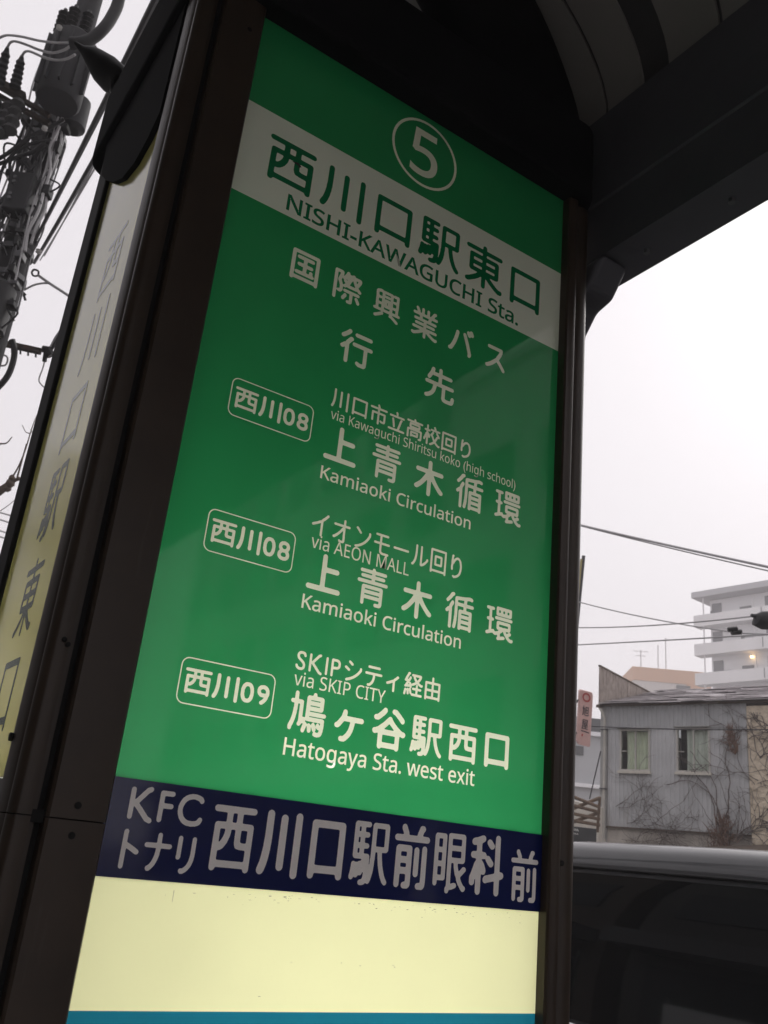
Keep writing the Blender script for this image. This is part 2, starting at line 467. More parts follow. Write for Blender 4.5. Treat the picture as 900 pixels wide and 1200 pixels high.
def simplify(L, tol):
    """drop points that lie on nearly straight runs"""
    P = np.array(L); n = len(P)
    keep = [0]; i = 0
    while i < n - 1:
        j = i + 2
        while j < n and j - i < 24:
            a, b = P[i], P[j]; d = b - a; l = np.hypot(*d) + 1e-12
            q = P[i + 1:j] - a
            if np.max(np.abs(q[:, 0] * d[1] - q[:, 1] * d[0]) / l) > tol: break
            j += 1
        i = j - 1; keep.append(i)
    return [tuple(P[k]) for k in keep]

def fill(loops):
    c = bpy.data.curves.new('outline', 'CURVE'); c.dimensions = '2D'; c.fill_mode = 'BOTH'
    for L in loops:
        if len(L) < 3: continue
        s = c.splines.new('POLY'); s.points.add(len(L) - 1); s.use_cyclic_u = True
        for p, q in zip(s.points, L): p.co = (q[0], q[1], 0, 1)
    o = bpy.data.objects.new('outline', c); COL.objects.link(o)
    dg = bpy.context.evaluated_depsgraph_get(); dg.update()
    me = bpy.data.meshes.new_from_object(o.evaluated_get(dg))
    bpy.data.objects.remove(o); bpy.data.curves.remove(c)
    co = np.array([v.co[:2] for v in me.vertices]); fs = [tuple(p.vertices) for p in me.polygons]
    bpy.data.meshes.remove(me)
    return co, fs

HOLES = None            # while a list, every outline set on the sheet is cut out of it
def outlines(text, offset):
    """outline polygons of upright sans lettering"""
    _fc.body = text; _fc.offset = offset; _fc.resolution_u = 5
    dg = bpy.context.evaluated_depsgraph_get(); dg.update()
    cu = _fo.to_curve(dg); out = []
    for sp_ in cu.splines:
        if sp_.type != 'BEZIER':
            out.append([tuple(p.co[:2]) for p in sp_.points]); continue
        bp_ = sp_.bezier_points; L = []
        for i in range(len(bp_)):
            a, b = bp_[i], bp_[(i + 1) % len(bp_)]
            p0, p1, p2, p3 = a.co, a.handle_right, b.handle_left, b.co
            straight = ((p1 - p0).length < 1e-5 or abs((p1 - p0).normalized().cross((p3 - p0).normalized()).length) < 1e-3) and \
                       ((p3 - p2).length < 1e-5 or abs((p3 - p2).normalized().cross((p3 - p0).normalized()).length) < 1e-3)
            n = 1 if straight else 5
            for k in range(n):
                t = k / n; q = 1 - t
                v = p0 * q ** 3 + p1 * 3 * q * q * t + p2 * 3 * q * t * t + p3 * t ** 3
                L.append((v.x, v.y))
        out.append(L)
    _fo.to_curve_clear()
    return out
def sheet_with_holes(x0, x1, z0, z1, loops):
    """triangles of a rectangle minus the insides of the outlines"""
    V = [Vector(p) for p in ((x0, z0), (x1, z0), (x1, z1), (x0, z1))]; E_ = [(0, 1), (1, 2), (2, 3), (3, 0)]
    for l in loops:
        n0 = len(V); V += [Vector(p) for p in l]; E_ += [(n0 + i, n0 + (i + 1) % len(l)) for i in range(len(l))]
    vo, _, fo, *_r = delaunay_2d_cdt(V, E_, [], 0, 1e-7)
    co = np.array([(v.x, v.y) for v in vo]); F_ = np.array([tuple(f) for f in fo])
    c = co[F_].mean(1)
    par = np.zeros(len(c), int)
    for l in loops:
        L = np.array(l); lo, hi = L.min(0), L.max(0)
        idx = np.nonzero((c[:, 0] > lo[0]) & (c[:, 0] < hi[0]) & (c[:, 1] > lo[1]) & (c[:, 1] < hi[1]))[0]
        if not len(idx): continue
        q = c[idx]; a, b = L, np.roll(L, -1, 0)
        cross = (a[None, :, 1] > q[:, None, 1]) != (b[None, :, 1] > q[:, None, 1])
        dz = b[:, 1] - a[:, 1]; dz[dz == 0] = 1e-12
        xi = a[None, :, 0] + (q[:, None, 1] - a[None, :, 1]) / dz[None] * (b[:, 0] - a[:, 0])[None]
        par[idx] += (cross & (q[:, None, 0] < xi)).sum(1)
    return co, [tuple(int(i) for i in f) for f in F_[par % 2 == 0]]
def put_flat(co, fs, place, name, material, parent):
    off = wpos(parent)
    me = bpy.data.meshes.new(name)
    me.from_pydata([tuple(Vector(place(x, z)) - off) for x, z in co], [], fs)
    me.materials.append(material); me.update()
    o = bpy.data.objects.new(name, me); COL.objects.link(o); o.parent = parent
    return o

def front(x, z, y=0.0): return (x, y, z)

def round_text(text, x0, x1, z0, z1, R, material, parent, adv=1.0, place=front, name='lettering', ref=None):
    """rounded gothic lettering that fills the box x0..x1, z0..z1"""
    parts = []; pen = 0; hw = []
    for ch in text:
        if ch == ' ': pen += .45; continue
        g, a = skeleton(ch); hw.append(HALF[ch])
        parts.append(g + np.array([pen, 0])); pen += (a if a < .99 else adv) if a < .99 or True else adv
    allp = np.concatenate(parts)
    lo, hi = allp.min(0), allp.max(0)
    if ref: lo[1], hi[1] = ref
    sx = (x1 - x0 - 2 * R) / (hi[0] - lo[0]); sz = (z1 - z0 - 2 * R) / (hi[1] - lo[1])
    loops = []
    for g, h_ in zip(parts, hw):
        q = np.stack([x0 + R + (g[:, 0] - lo[0]) * sx, z0 + R + (g[:, 1] - lo[1]) * sz], 1)
        loops += contours(q, min(R, (1.62 - .085 * min(6, max(0, len(g) / RES - 3.5))) * h_ * math.sqrt(sx * sz)))
    return put_loops(loops, place, name, material, parent)

def sans(t, bold=False):
    out = ''
    for ch in t:
        if 'A' <= ch <= 'Z': out += chr((0x1D5D4 if bold else 0x1D5A0) + ord(ch) - 65)
        elif 'a' <= ch <= 'z': out += chr((0x1D5EE if bold else 0x1D5BA) + ord(ch) - 97)
        elif '0' <= ch <= '9': out += chr((0x1D7EC if bold else 0x1D7E2) + ord(ch) - 48)
        else: out += ch
    return out

def plain_text(text, x0, x1, z0, z1, material, parent, offset=0.0, place=front, name='lettering', cap=None):
    """upright sans lettering; z0 is the baseline and z1 the capital height"""
    c2, _ = font_mesh(sans('H'), 0)
    loops = outlines(sans(text), 0)
    if offset:
        area = lambda l: sum(l[i - 1][0] * l[i][1] - l[i][0] * l[i - 1][1] for i in range(len(l)))
        def inside(p, l):
            c = False
            for i in range(len(l)):
                a_, b_ = l[i - 1], l[i]
                if (a_[1] > p[1]) != (b_[1] > p[1]) and p[0] < a_[0] + (p[1] - a_[1]) / (b_[1] - a_[1]) * (b_[0] - a_[0]): c = not c
            return c
        grown = []
        for l in loops:
            hole = any(m is not l and inside(l[0], m) for m in loops)
            sgn = math.copysign(1, area(l)) * (-1 if hole else 1)
            Lp = [Vector(p) for i, p in enumerate(l) if (Vector(p) - Vector(l[i - 1])).length > 1e-5]
            o = []
            for i in range(len(Lp)):
                d1 = (Lp[i] - Lp[i - 1]).normalized(); d2 = (Lp[(i + 1) % len(Lp)] - Lp[i]).normalized()
                n_ = Vector((d1.y + d2.y, -d1.x - d2.x)) * sgn
                n_ = n_.normalized() if n_.length > 1e-6 else Vector((d1.y, -d1.x)) * sgn
                c_ = max(.6, n_.dot(Vector((d1.y, -d1.x)) * sgn))
                o.append(tuple(Lp[i] + n_ * offset / c_))
            grown.append(o)
        loops = grown
    P_ = np.array([p for l in loops for p in l]); lo, hi = P_.min(0), P_.max(0)
    loops = [[(x0 + (p[0] - lo[0]) * (x1 - x0) / (hi[0] - lo[0]), z0 + (p[1] - c2[:, 1].min()) * (z1 - z0) / (c2[:, 1].max() - c2[:, 1].min())) for p in l] for l in loops]
    return put_loops(loops, place, name, material, parent)

def put_loops(loops, place, name, material, parent):
    if HOLES is not None: HOLES.extend(loops)
    co, fs = fill(loops)
    return put_flat(co, fs, place, name, material, parent)

def ring_loops(outer, inner): return [outer, inner[::-1]]
def rrect(x0, x1, z0, z1, r, n=6):
    out = []
    for cx, cz, a0 in ((x1 - r, z1 - r, 0), (x0 + r, z1 - r, 90), (x0 + r, z0 + r, 180), (x1 - r, z0 + r, 270)):
        for k in range(n + 1):
            a = rad(a0 + 90 * k / n); out.append((cx + r * math.cos(a), cz + r * math.sin(a)))
    return out
def circle(cx, cz, r, n=48): return [(cx + r * math.cos(2 * math.pi * k / n), cz + r * math.sin(2 * math.pi * k / n)) for k in range(n)]

# ================================================================== SETTING
tag(MB().box(-190, 190, -190, 190, -.6, -.16).build('ground', M['earth']), kind='structure')
tag(MB().box(1.35, 9.2, -189, 189, -.155, -.13).build('road', M['asphalt']), kind='structure')
tag(MB().box(-4.2, 1.17, -189, 189, -.155, 0).build('pavement', M['paving']), kind='structure')
tag(MB().box(1.173, 1.35, -189, 189, -.155, .02).build('kerb', M['kerb'], bevel=.015), kind='structure')
tag(MB().box(9.3, 11.6, -189, 189, -.155, 0).build('far_pavement', M['paving']), kind='structure')
tag(MB().box(9.203, 9.297, -189, 189, -.155, .02).build('far_kerb', M['kerb']), kind='structure')
mk = MB()
for k in range(-20, 40): mk.box(5.2, 5.35, k * 7.0, k * 7.0 + 4.0, -.1295, -.126)
tag(mk.build('road_markings', M['road_paint']), kind='structure')

# ================================================================== STREET BEHIND AND BESIDE THE VIEWER (mirrored in the sign and the van)
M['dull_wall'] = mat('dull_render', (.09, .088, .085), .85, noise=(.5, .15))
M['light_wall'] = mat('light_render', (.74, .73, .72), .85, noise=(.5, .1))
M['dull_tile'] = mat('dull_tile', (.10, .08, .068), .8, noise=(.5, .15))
M['shop_glass'] = mat('shop_glass', (.03, .035, .04), .1)
M['awning'] = mat('awning_grey', (.14, .14, .15), .7)
M['reflection_board'] = mat('pale_reflection_board', (.62, .64, .66), .5)
def shop(x0, x1, y0, y1, h, face, m, lab):
    t = thing('shop_building', ((x0 + x1) / 2, (y0 + y1) / 2, -.16), lab, 'building')
    MB().box(x0, x1, y0, y1, -.16, h).build('wall', M[m], t)
    MB().box(x0 - .15, x1 + .15, y0 - .05, y1 + .05, h + .002, h + .35).build('parapet', M[m], t)
    fx, d = (x1, 1) if face > 0 else (x0, -1)
    n = max(1, int((y1 - y0) / 2.4)); w = (y1 - y0) / n
    a, b = sorted((fx + d * .003, fx + d * .06))
    for k in range(n):
        for f in range(int((h - 3.2) / 2.8)):
            MB().box(a, b, y0 + k * w + .5, y0 + (k + 1) * w - .5, 4.0 + f * 2.8, 5.4 + f * 2.8).build('window', M['shop_glass'], t)
    MB().box(a, b, y0 + .4, y1 - .4, .1, 2.4).build('shop_window', M['shop_glass'], t)
    a, b = sorted((fx + d * .004, fx + d * .9))
    MB().box(a, b, y0 + .2, y1 - .2, 2.7, 3.1).build('awning', M['awning'], t)
    return t
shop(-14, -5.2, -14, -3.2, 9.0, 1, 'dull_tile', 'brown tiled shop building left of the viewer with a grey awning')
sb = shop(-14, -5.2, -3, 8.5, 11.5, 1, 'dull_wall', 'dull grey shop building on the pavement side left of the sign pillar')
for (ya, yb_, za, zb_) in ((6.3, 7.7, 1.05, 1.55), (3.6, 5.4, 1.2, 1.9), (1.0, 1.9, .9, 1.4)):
    MB().box(-5.13, -5.11, ya, yb_, za, zb_).build('reflection_board', M['reflection_board'], sb)  # unseen boards, added to show as pale patches in the van glass
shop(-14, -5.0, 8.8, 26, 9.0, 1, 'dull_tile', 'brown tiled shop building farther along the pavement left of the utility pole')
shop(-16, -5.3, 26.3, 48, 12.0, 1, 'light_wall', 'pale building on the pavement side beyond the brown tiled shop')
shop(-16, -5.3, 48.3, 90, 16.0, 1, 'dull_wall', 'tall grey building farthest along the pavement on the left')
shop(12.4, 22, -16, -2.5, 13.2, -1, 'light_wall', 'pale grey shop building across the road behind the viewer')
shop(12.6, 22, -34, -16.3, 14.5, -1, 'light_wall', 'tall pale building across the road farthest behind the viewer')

# ================================================================== SIGN PILLAR
ZB = -.0
pil = thing('bus_stop_pillar', (.33, .2, 0), 'dark bronze bus stop pillar with tall green glossy route sign on its front', 'bus stop sign')
# corner posts: profiles in plan
def arc(cx, cy, r, a0, a1, n=6): return [(cx + r * math.cos(rad(a0 + (a1 - a0) * k / n)), cy + r * math.sin(rad(a0 + (a1 - a0) * k / n))) for k in range(n + 1)]
prof_l = [(-.0065, .03), (-.0065, -.016), (-.009, -.02), (-.040, -.0225), (-.074, -.021), (-.0775, -.018), (-.0785, -.002), (-.0915, -.002), (-.0925, -.014)] \
    + arc(-.103, -.003, .0145, 250, 150, 7) + [(-.1185, .01), (-.1185, .052), (-.112, .056), (-.10, .056), (-.10, .03)]
prof_r = [(.70, .03), (.70, -.017), (.703, -.0205)] + arc(.716, -.009, .0135, 240, 300, 4) + [(.7235, -.0145), (.727, -.0125)] \
    + arc(.747, .012, .026, 228, 360, 10) + [(.773, .10), (.765, .10), (.74, .03)]
for zz in ((0.02, 1.4583), (1.4598, 2.766)):
    MB().prism_z(prof_l, *zz).build('corner_post', M['bronze'], pil, smooth=True)
MB().prism_z(prof_r, .02, 2.766).build('corner_post', M['bronze'], pil, smooth=True)
MB().box(-.110, -.008, -.012, .028, 1.452, 1.466).build('seam_light_stop', M['bronze_dark'], pil)  # dark filler added behind the post seam to stop tube light leaking
MB().prism_z([(-.0785 - .0065, .0), (-.0845, -.0028), (-.0785, -.0028), (-.0785, .0)], .02, 2.766).build('groove_seal', M['bronze_dark'], pil)
# back posts and infill
MB().box(-.1195, -.085, .395, .485, .02, 2.766).build('corner_post', M['bronze_dark'], pil, bevel=.006)
MB().box(.735, .783, .40, .485, .02, 2.766).build('corner_post', M['bronze'], pil, bevel=.006)
MB().box(-.084, .734, .44, .47, .02, 2.766).build('rear_panel', M['bronze'], pil)
MB().box(.755, .772, .102, .398, .02, 2.766).build('right_side_panel', M['bronze'], pil)
MB().box(-.122, .787, -.024, .487, 0, .0195).build('base_plate', M['bronze_dark'], pil, bevel=.004)
MB().prism([(.058, 2.765), (.058, 2.528), (.10, 2.505), (.16, 2.495), (.23, 2.510), (.30, 2.548), (.38, 2.605), (.45, 2.665), (.484, 2.765)], lambda p: (-.1125, p[0], p[1]), lambda p: (-.1215, p[0], p[1])).build('curved_plate', M['cap'], pil)  # dark plate with a curved lower edge over the side panel top
# cap: long bar with rounded ends
def stadium(x0, x1, y0, y1, r):
    return rrect(x0, x1, y0, y1, r, 7)
MB().prism_z(stadium(-.132, .765, -.048, .60, .05), 2.768, 2.955).build('cap', M['cap'], pil, bevel=.012, seg=3)
# front sheets: green film and name band are cut out where the letters sit
panel = MB().box(-.02, .72, .004, .0045, 2.7831, 2.7836).build('sign_panel', M['green'], pil)
CL, GL = M['cream_letter'], M['green_letter']
HOLES = band_holes = []
round_text('西川口駅東口', .047, .646, 2.456, 2.553, .0052, GL, panel, 1.06)
plain_text('NISHI-KAWAGUCHI Sta.', .094, .595, 2.417, 2.447, GL, panel, .019)
put_flat(*sheet_with_holes(-.02, .72, 2.4055, 2.5856, HOLES), front, 'name_band', M['white_film'], panel)
HOLES = []
put_loops(ring_loops(circle(.3485, 2.6815, .0745), circle(.3485, 2.6815, .0690)), front, 'route_number_ring', CL, panel)
plain_text('5', .3175, .3785, 2.632, 2.731, CL, panel, .012, name='route_number')
round_text('国際興業バス', .118, .569, 2.297, 2.358, .0036, CL, panel, 1.36)
round_text('行', .225, .287, 2.191, 2.254, .0036, CL, panel)
round_text('先', .396, .460, 2.192, 2.255, .0036, CL, panel)
for (zt, zb, txt) in ((2.0925, 2.0305, '西川08'), (1.884, 1.8215, '西川08'), (1.6745, 1.6135, '西川09')):
    o = rrect(.0565, .1955, zb, zt, .011); i_ = rrect(.0581, .1939, zb + .0016, zt - .0016, .0095)
    put_loops(ring_loops(o, i_), front, 'route_box', CL, panel)
    round_text(txt, .0635, .1885, zb + .0135, zt - .0130, .0026, CL, panel, .98, name='route_code')
round_text('川口市立高校回り', .223, .504, 2.1045, 2.1415, .0019, CL, panel)
plain_text('via Kawaguchi Shiritsu koko (high school)', .225, .609, 2.0850, 2.1015, CL, panel, .003)
round_text('上青木循環', .221, .627, 2.013, 2.0785, .0043, CL, panel, 1.38)
plain_text('Kamiaoki Circulation', .221, .515, 1.982, 2.0025, CL, panel, .011)
round_text('イオンモール回り', .218, .503, 1.888, 1.929, .0019, CL, panel)
plain_text('via AEON MALL', .221, .399, 1.8705, 1.891, CL, panel, .003)
round_text('上青木循環', .221, .622, 1.805, 1.868, .0043, CL, panel, 1.38)
plain_text('Kamiaoki Circulation', .219, .512, 1.7775, 1.798, CL, panel, .011)
round_text('SKIPシティ経由', .222, .478, 1.686, 1.722, .0019, CL, panel)
plain_text('via SKIP CITY', .223, .378, 1.667, 1.686, CL, panel, .003)
round_text('鳩ヶ谷駅西口', .221, .624, 1.600, 1.663, .0043, CL, panel, 1.10)
plain_text('Hatogaya Sta. west exit', .221, .557, 1.5715, 1.594, CL, panel, .011)

for za, zb_ in ((1.5125, 2.4055), (2.5856, 2.7831)):
    put_flat(*sheet_with_holes(-.02, .72, za, zb_, [l for l in HOLES if za < l[0][1] < zb_]), front, 'film', M['green'], panel)
HOLES = None

strip = MB().box(-.02, .72, -.003, .003, 1.4008, 1.5137).build('advert_strip', M['navy'], pil)
fs_ = lambda x, z: front(x, z, -.0038)
GY = M['grey_letter']
round_text('KFC', .021, .1185, 1.4645, 1.5070, .0031, GY, strip, 1.0, fs_)
round_text('トナリ', .0215, .116, 1.411, 1.4560, .0029, GY, strip, .93, fs_)
round_text('西川口駅前眼科', .132, .622, 1.4135, 1.5045, .0056, GY, strip, 1.07, fs_)
round_text('前', .636, .692, 1.4125, 1.4880, .0036, GY, strip, 1.0, fs_)
lower = MB().sheet([[(-.02, 0, 1.2604), (.72, 0, 1.2604)], [(-.02, 0, 1.4025), (.72, 0, 1.4025)]]).build('lower_panel', M['yellow'], pil)
random.seed(3)
b = MB()
for k in range(70):
    if k < 58: x, z = random.choice((random.gauss(.25, .03), random.gauss(.45, .06), random.gauss(.62, .05), random.uniform(.1, .69))), 1.3925 + random.gauss(0, .0018) - (.004 if random.random() < .25 else 0)
    elif k < 65: x, z = random.uniform(.25, .5), 1.318 + random.gauss(0, .0012)
    else: x, z = random.uniform(.03, .69), random.uniform(1.27, 1.39)
    w, h = random.uniform(.0004, .0034), random.uniform(.0002, .0006)
    a0 = random.uniform(0, 6)
    b.poly([(x + w * math.cos(a) * random.uniform(.5, 1), -.0004, z + h * math.sin(a) * random.uniform(.5, 1)) for a in np.linspace(0, 2 * math.pi, 7)[:-1]])
b.poly([(.098, -.0004, 1.392), (.0986, -.0004, 1.392), (.0985, -.0004, 1.378), (.0981, -.0004, 1.379)])
gm = b.build('grime', M['grime'], lower); gm['kind'] = 'stuff'
b = MB(); b.poly([(.090, -.0004, 2.5125), (.103, -.0004, 2.5155), (.109, -.0004, 2.510), (.102, -.0004, 2.505), (.104, -.0004, 2.509)])
b.build('scuff', M['black_plastic'], panel)
MB().sheet([[(-.02, 0, .42), (.72, 0, .42)], [(-.02, 0, 1.2604), (.72, 0, 1.2604)]]).build('teal_panel', M['teal'], pil)
lb = MB().box(-.083, .733, .425, .4385, .03, 2.76)
lb.box(.715, .7335, .034, .424, .03, 2.76).box(-.083, .7145, .034, .424, 2.755, 2.764).box(-.083, .7145, .034, .424, .025, .03)
lb.box(-.083, -.022, .031, .033, .03, 2.754).box(-.0835, .7145, .004, .030, .025, .418)
lb.build('light_box', M['box_inside'], pil)
for x in (.12, .36, .60):
    MB().tube([(x, .36, .45), (x, .36, 1.75)], .016, 12).build('fluorescent_tube', M['tube'], pil, smooth=True)
# left side panel with its vertical station name
side = MB().sheet([[(-.112, .0565, 1.5), (-.112, .3945, 1.5)], [(-.112, .0565, 2.766), (-.112, .3945, 2.766)]]).build('side_panel', M['ivory'], pil)
MB().box(-.114, -.10, .057, .394, .05, 1.498).build('lower_side_panel', M['bronze'], pil)
MB().box(-.1138, -.1105, .0545, .0562, 1.5, 2.74).build('edge_trim', M['glass_edge'], pil)
fl = lambda y, z: (-.1124, .46 - y, z)        # seen from the left, +Y is on the left hand
zc = [2.315, 2.175, 2.030, 1.892, 1.748, 1.607]
for ch, z in zip('西川口駅東口', zc):
    w, h = (.050, .058)
    if ch == '口': w, h = .044, .050
    round_text(ch, .46 - .19 - w, .46 - .19 + w, z - h, z + h, .0052, M['dark_green_letter'], side, 1.0, fl)
MB().tube([(-.119, .047, 1.545), (-.1235, .047, 1.545)], .005, 8).build('screw', M['bronze_dark'], pil)
MB().tube([(-.100, -.016, 1.66), (-.1015, -.0195, 1.66)], .003, 8).build('screw', M['bronze_dark'], pil)
MB().tube([(-.095, -.015, 1.655), (-.0955, -.019, 1.655)], .003, 8).build('screw', M['bronze_dark'], pil)

for (x, y, z) in ((-.045, -.0215, 1.475), (-.045, -.0215, 1.442), (.735, -.0115, 1.475), (-.03, -.0205, 2.70), (.728, -.0120, 2.70)):
    MB().tube([(x, y + .004, z), (x, y - .0015, z)], .0042, 10).build('screw', M['bronze_dark'], pil)
# ================================================================== CANOPY
can = thing('bus_shelter_canopy', (-.4, -3, 0), 'dark steel bus shelter canopy with curved pale ceiling overhead', 'shelter roof')
def beam_prof(x0, s):     # XZ profile of an edge beam, s = +1 street side
    return [(x0, 3.03), (x0, 2.80), (x0 + .004 * s, 2.795), (x0 + .004 * s, 2.660), (x0 + .105 * s, 2.655), (x0 + .11 * s, 2.66),
            (x0 + .11 * s, 2.98), (x0 + .06 * s, 3.05)]
MB().prism(beam_prof(.783, 1), lambda p: (p[0], .02, p[1]), lambda p: (p[0], -3.9, p[1])).build('edge_beam', M['steel'], can)
MB().prism(beam_prof(-1.70, -1), lambda p: (p[0], .02, p[1]), lambda p: (p[0], -3.9, p[1])).build('edge_beam', M['steel'], can)
def vault(x, th=0.0):
    cx = -.46; a = 1.25
    t = max(-1, min(1, (x - cx) / a))
    return 3.02 + .54 * math.sqrt(max(0, 1 - t * t)) + th
def vault_xs(n=40): return [-.46 + 1.25 * math.cos(math.pi * k / n) for k in range(n + 1)]
def vault_strip(y0, y1, dz0, dz1, name, m):
    xs = vault_xs()
    def off(x, d):
        t = (x + .46) / 1.25; nx, nz = t / 1.25, math.sqrt(max(0, 1 - t * t)) / .54
        l = math.hypot(nx, nz); return (x + nx / l * d, vault(x) + nz / l * d)
    pr = [off(x, dz0) for x in xs] + [off(x, dz1) for x in xs[::-1]]
    n = len(xs); b = MB()
    A = [[b.bm.verts.new((p[0], y, p[1])) for p in pr] for y in (y0, y1)]
    N = len(pr)
    for k in range(N):
        j = (k + 1) % N
        b.bm.faces.new((A[0][k], A[0][j], A[1][j], A[1][k]))
    for q in A:
        for k in range(n - 1):
            b.bm.faces.new((q[k], q[k + 1], q[N - 2 - k], q[N - 1 - k]))
    return b.build(name, m, can, smooth=True)
ribs = [(-.035, .003)] + [(-.17, .034), (-.33, .004)] + [(-.17 - .95 * k, .034) for k in range(1, 5)]
yb = .62
for r_, hw in sorted(ribs, key=lambda q: -q[0]):
    vault_strip(yb, r_ + hw + .0005, 0, .02, 'ceiling_panel', M['ceiling'])
    vault_strip(r_ + hw, r_ - hw, .006, .03, 'ceiling_rib', M['rib'])
    yb = r_ - hw - .0005
# curved dark arm that rises from the pillar cap
def arm_ring(P, tx, tz, w, d, n=16):
    nx, nz = -tz, tx
    out = []
    for k in range(n):
        a = 2 * math.pi * k / n
        c, s_ = math.cos(a), math.sin(a)
        c = math.copysign(abs(c) ** .6, c); s_ = math.copysign(abs(s_) ** .6, s_)
        out.append((P[0] + nx * c * w, P[1] + s_ * d, P[2] + nz * c * w))
    return out
arm_pts = spline([(.625, .06, 2.93), (.60, .06, 3.03), (.525, .06, 3.17), (.39, .06, 3.31), (.20, .06, 3.42), (-.1, .06, 3.50), (-.46, .06, 3.53)], 5)
rings = []
for i, p in enumerate(arm_pts):
    a = arm_pts[max(0, i - 1)]; b2 = arm_pts[min(len(arm_pts) - 1, i + 1)]
    t = (b2 - a).normalized(); f = i / (len(arm_pts) - 1)
    rings.append(arm_ring(p, t.x, t.z, .165 - .08 * f, .075))
MB().loft(rings).build('curved_arm', M['cap'], can, smooth=True)
for y in (-1.25, -2.55):
    MB().prism([(p[0], p[1]) for p in [(.7795, 2.652), (.8965, 2.652), (.8965, 2.70), (.7795, 2.80)]], lambda p: (p[0], y, p[1]), lambda p: (p[0], y - .07, p[1])).build('splice_plate', M['steel'], can)
for y in (-.10, -.30, -.50, -.70):
    MB().tube([(.84, y, 2.66), (.84, y, 2.6495)], .007, 6).build('bolt', M['galv'], can)
# knee bracket beside the pillar
kn = [(-.042, 2.653), (.003, 2.592), (.045, 2.58), (.075, 2.54), (.095, 2.43), (.115, 2.20), (.125, 2.653)]
MB().prism(kn, lambda p: (.776, p[0], p[1]), lambda p: (.856, p[0], p[1])).build('knee_bracket', M['steel'], can, bevel=.018, seg=4)
# second support far behind the camera
MB().box(.70, .80, -3.8, -3.6, 0, 2.70).build('column', M['steel'], can, bevel=.01)
MB().box(-1.78, -1.68, -3.8, -3.6, 0, 2.70).build('column', M['steel'], can, bevel=.01)

# floodlight on the left rear of the cap
fp = thing('floodlight', (-.16, .55, 2.80), 'small black floodlight jutting left from the dark pillar cap', 'floodlight')
t0 = 2.25
axis = [at(88, 50, t0), at(97, 58, t0), at(108, 66, t0), at(122, 80, t0), at(134, 92, t0), at(140, 97, t0), at(141, 98, t0), at(150, 106, t0), at(160, 114, t0)]
MB().tube(spline(axis, 3), [r * t0 / FPX for r in np.interp(np.linspace(0, 8, 25), range(9), [2, 5, 12, 18, 19, 17, 11, 14, 13])], 14).build('lamp_housing', M['black_plastic'], fp, smooth=True)
MB().tube([at(147, 103, t0), at(178, 60, t0 - .1), (-.10, .52, 2.86)], .012, 8).build('bracket', M['black_plastic'], fp)

# ================================================================== VAN
van = thing('minivan', (3.4, .7, -.13), 'black minivan with tinted side windows stopped beside the kerb', 'van')
VX = 3.40
# stations along Y: (y, z_top, roof drop, half width, belt z)
def van_ring(y, ztop, w, zlow=.12, belt=.93):
    pts = []
    top = ztop
    if top > belt + .35:
        half = [(0, zlow), (w * .80, zlow), (w * .97, zlow + .12), (w, zlow + .40), (w * .995, belt - .06), (w * .985, belt), (w * .955, belt + (top - belt) * .4),
                (w * .915, belt + (top - belt) * .72), (w * .885, top - .10), (w * .855, top - .045), (w * .79, top - .012), (w * .60, top + .006), (w * .3, top + .016), (0, top + .02)]
    else:
        half = [(0, zlow), (w * .80, zlow), (w * .97, zlow + .12), (w, zlow + .40), (w * .99, top - .16), (w * .98, top - .12), (w * .96, top - .08),
                (w * .94, top - .06), (w * .91, top - .045), (w * .87, top - .03), (w * .8, top - .015), (w * .6, top), (w * .3, top + .008), (0, top + .01)]
    return [(VX - a, y, z) for a, z in half] + [(VX + a, y, z) for a, z in half[::-1][1:-1]]
vr = [(-1.62, .80, .62), (-1.60, 1.30, .80), (-1.50, 1.50, .845), (-1.2, 1.585, .87), (-.4, 1.620, .875), (.4, 1.622, .875), (1.2, 1.624, .875), (2.0, 1.620, .875), (2.5, 1.595, .875), (2.8, 1.54, .87),
      (3.15, 1.30, .87), (3.45, 1.07, .87), (3.75, .98, .85), (3.98, .86, .80), (4.06, .66, .66)]
MB().loft([van_ring(*r) for r in vr]).build('body', M['van_paint'], van, smooth=True)
def van_side(y, f, side=-1):
    """point on the glass house, f: 0 belt .. 1 roof rail"""
    top = np.interp(y, [r[0] for r in vr], [r[1] for r in vr]); w = np.interp(y, [r[0] for r in vr], [r[2] for r in vr])
    fz = [0, .4, .72, 1.0]; z_ = [.93, .93 + (top - .93) * .4, .93 + (top - .93) * .72, top - .10]; x_ = [.985, .955, .915, .885]
    return (VX + side * (w * np.interp(f, fz, x_) + .004), y, np.interp(f, fz, z_))
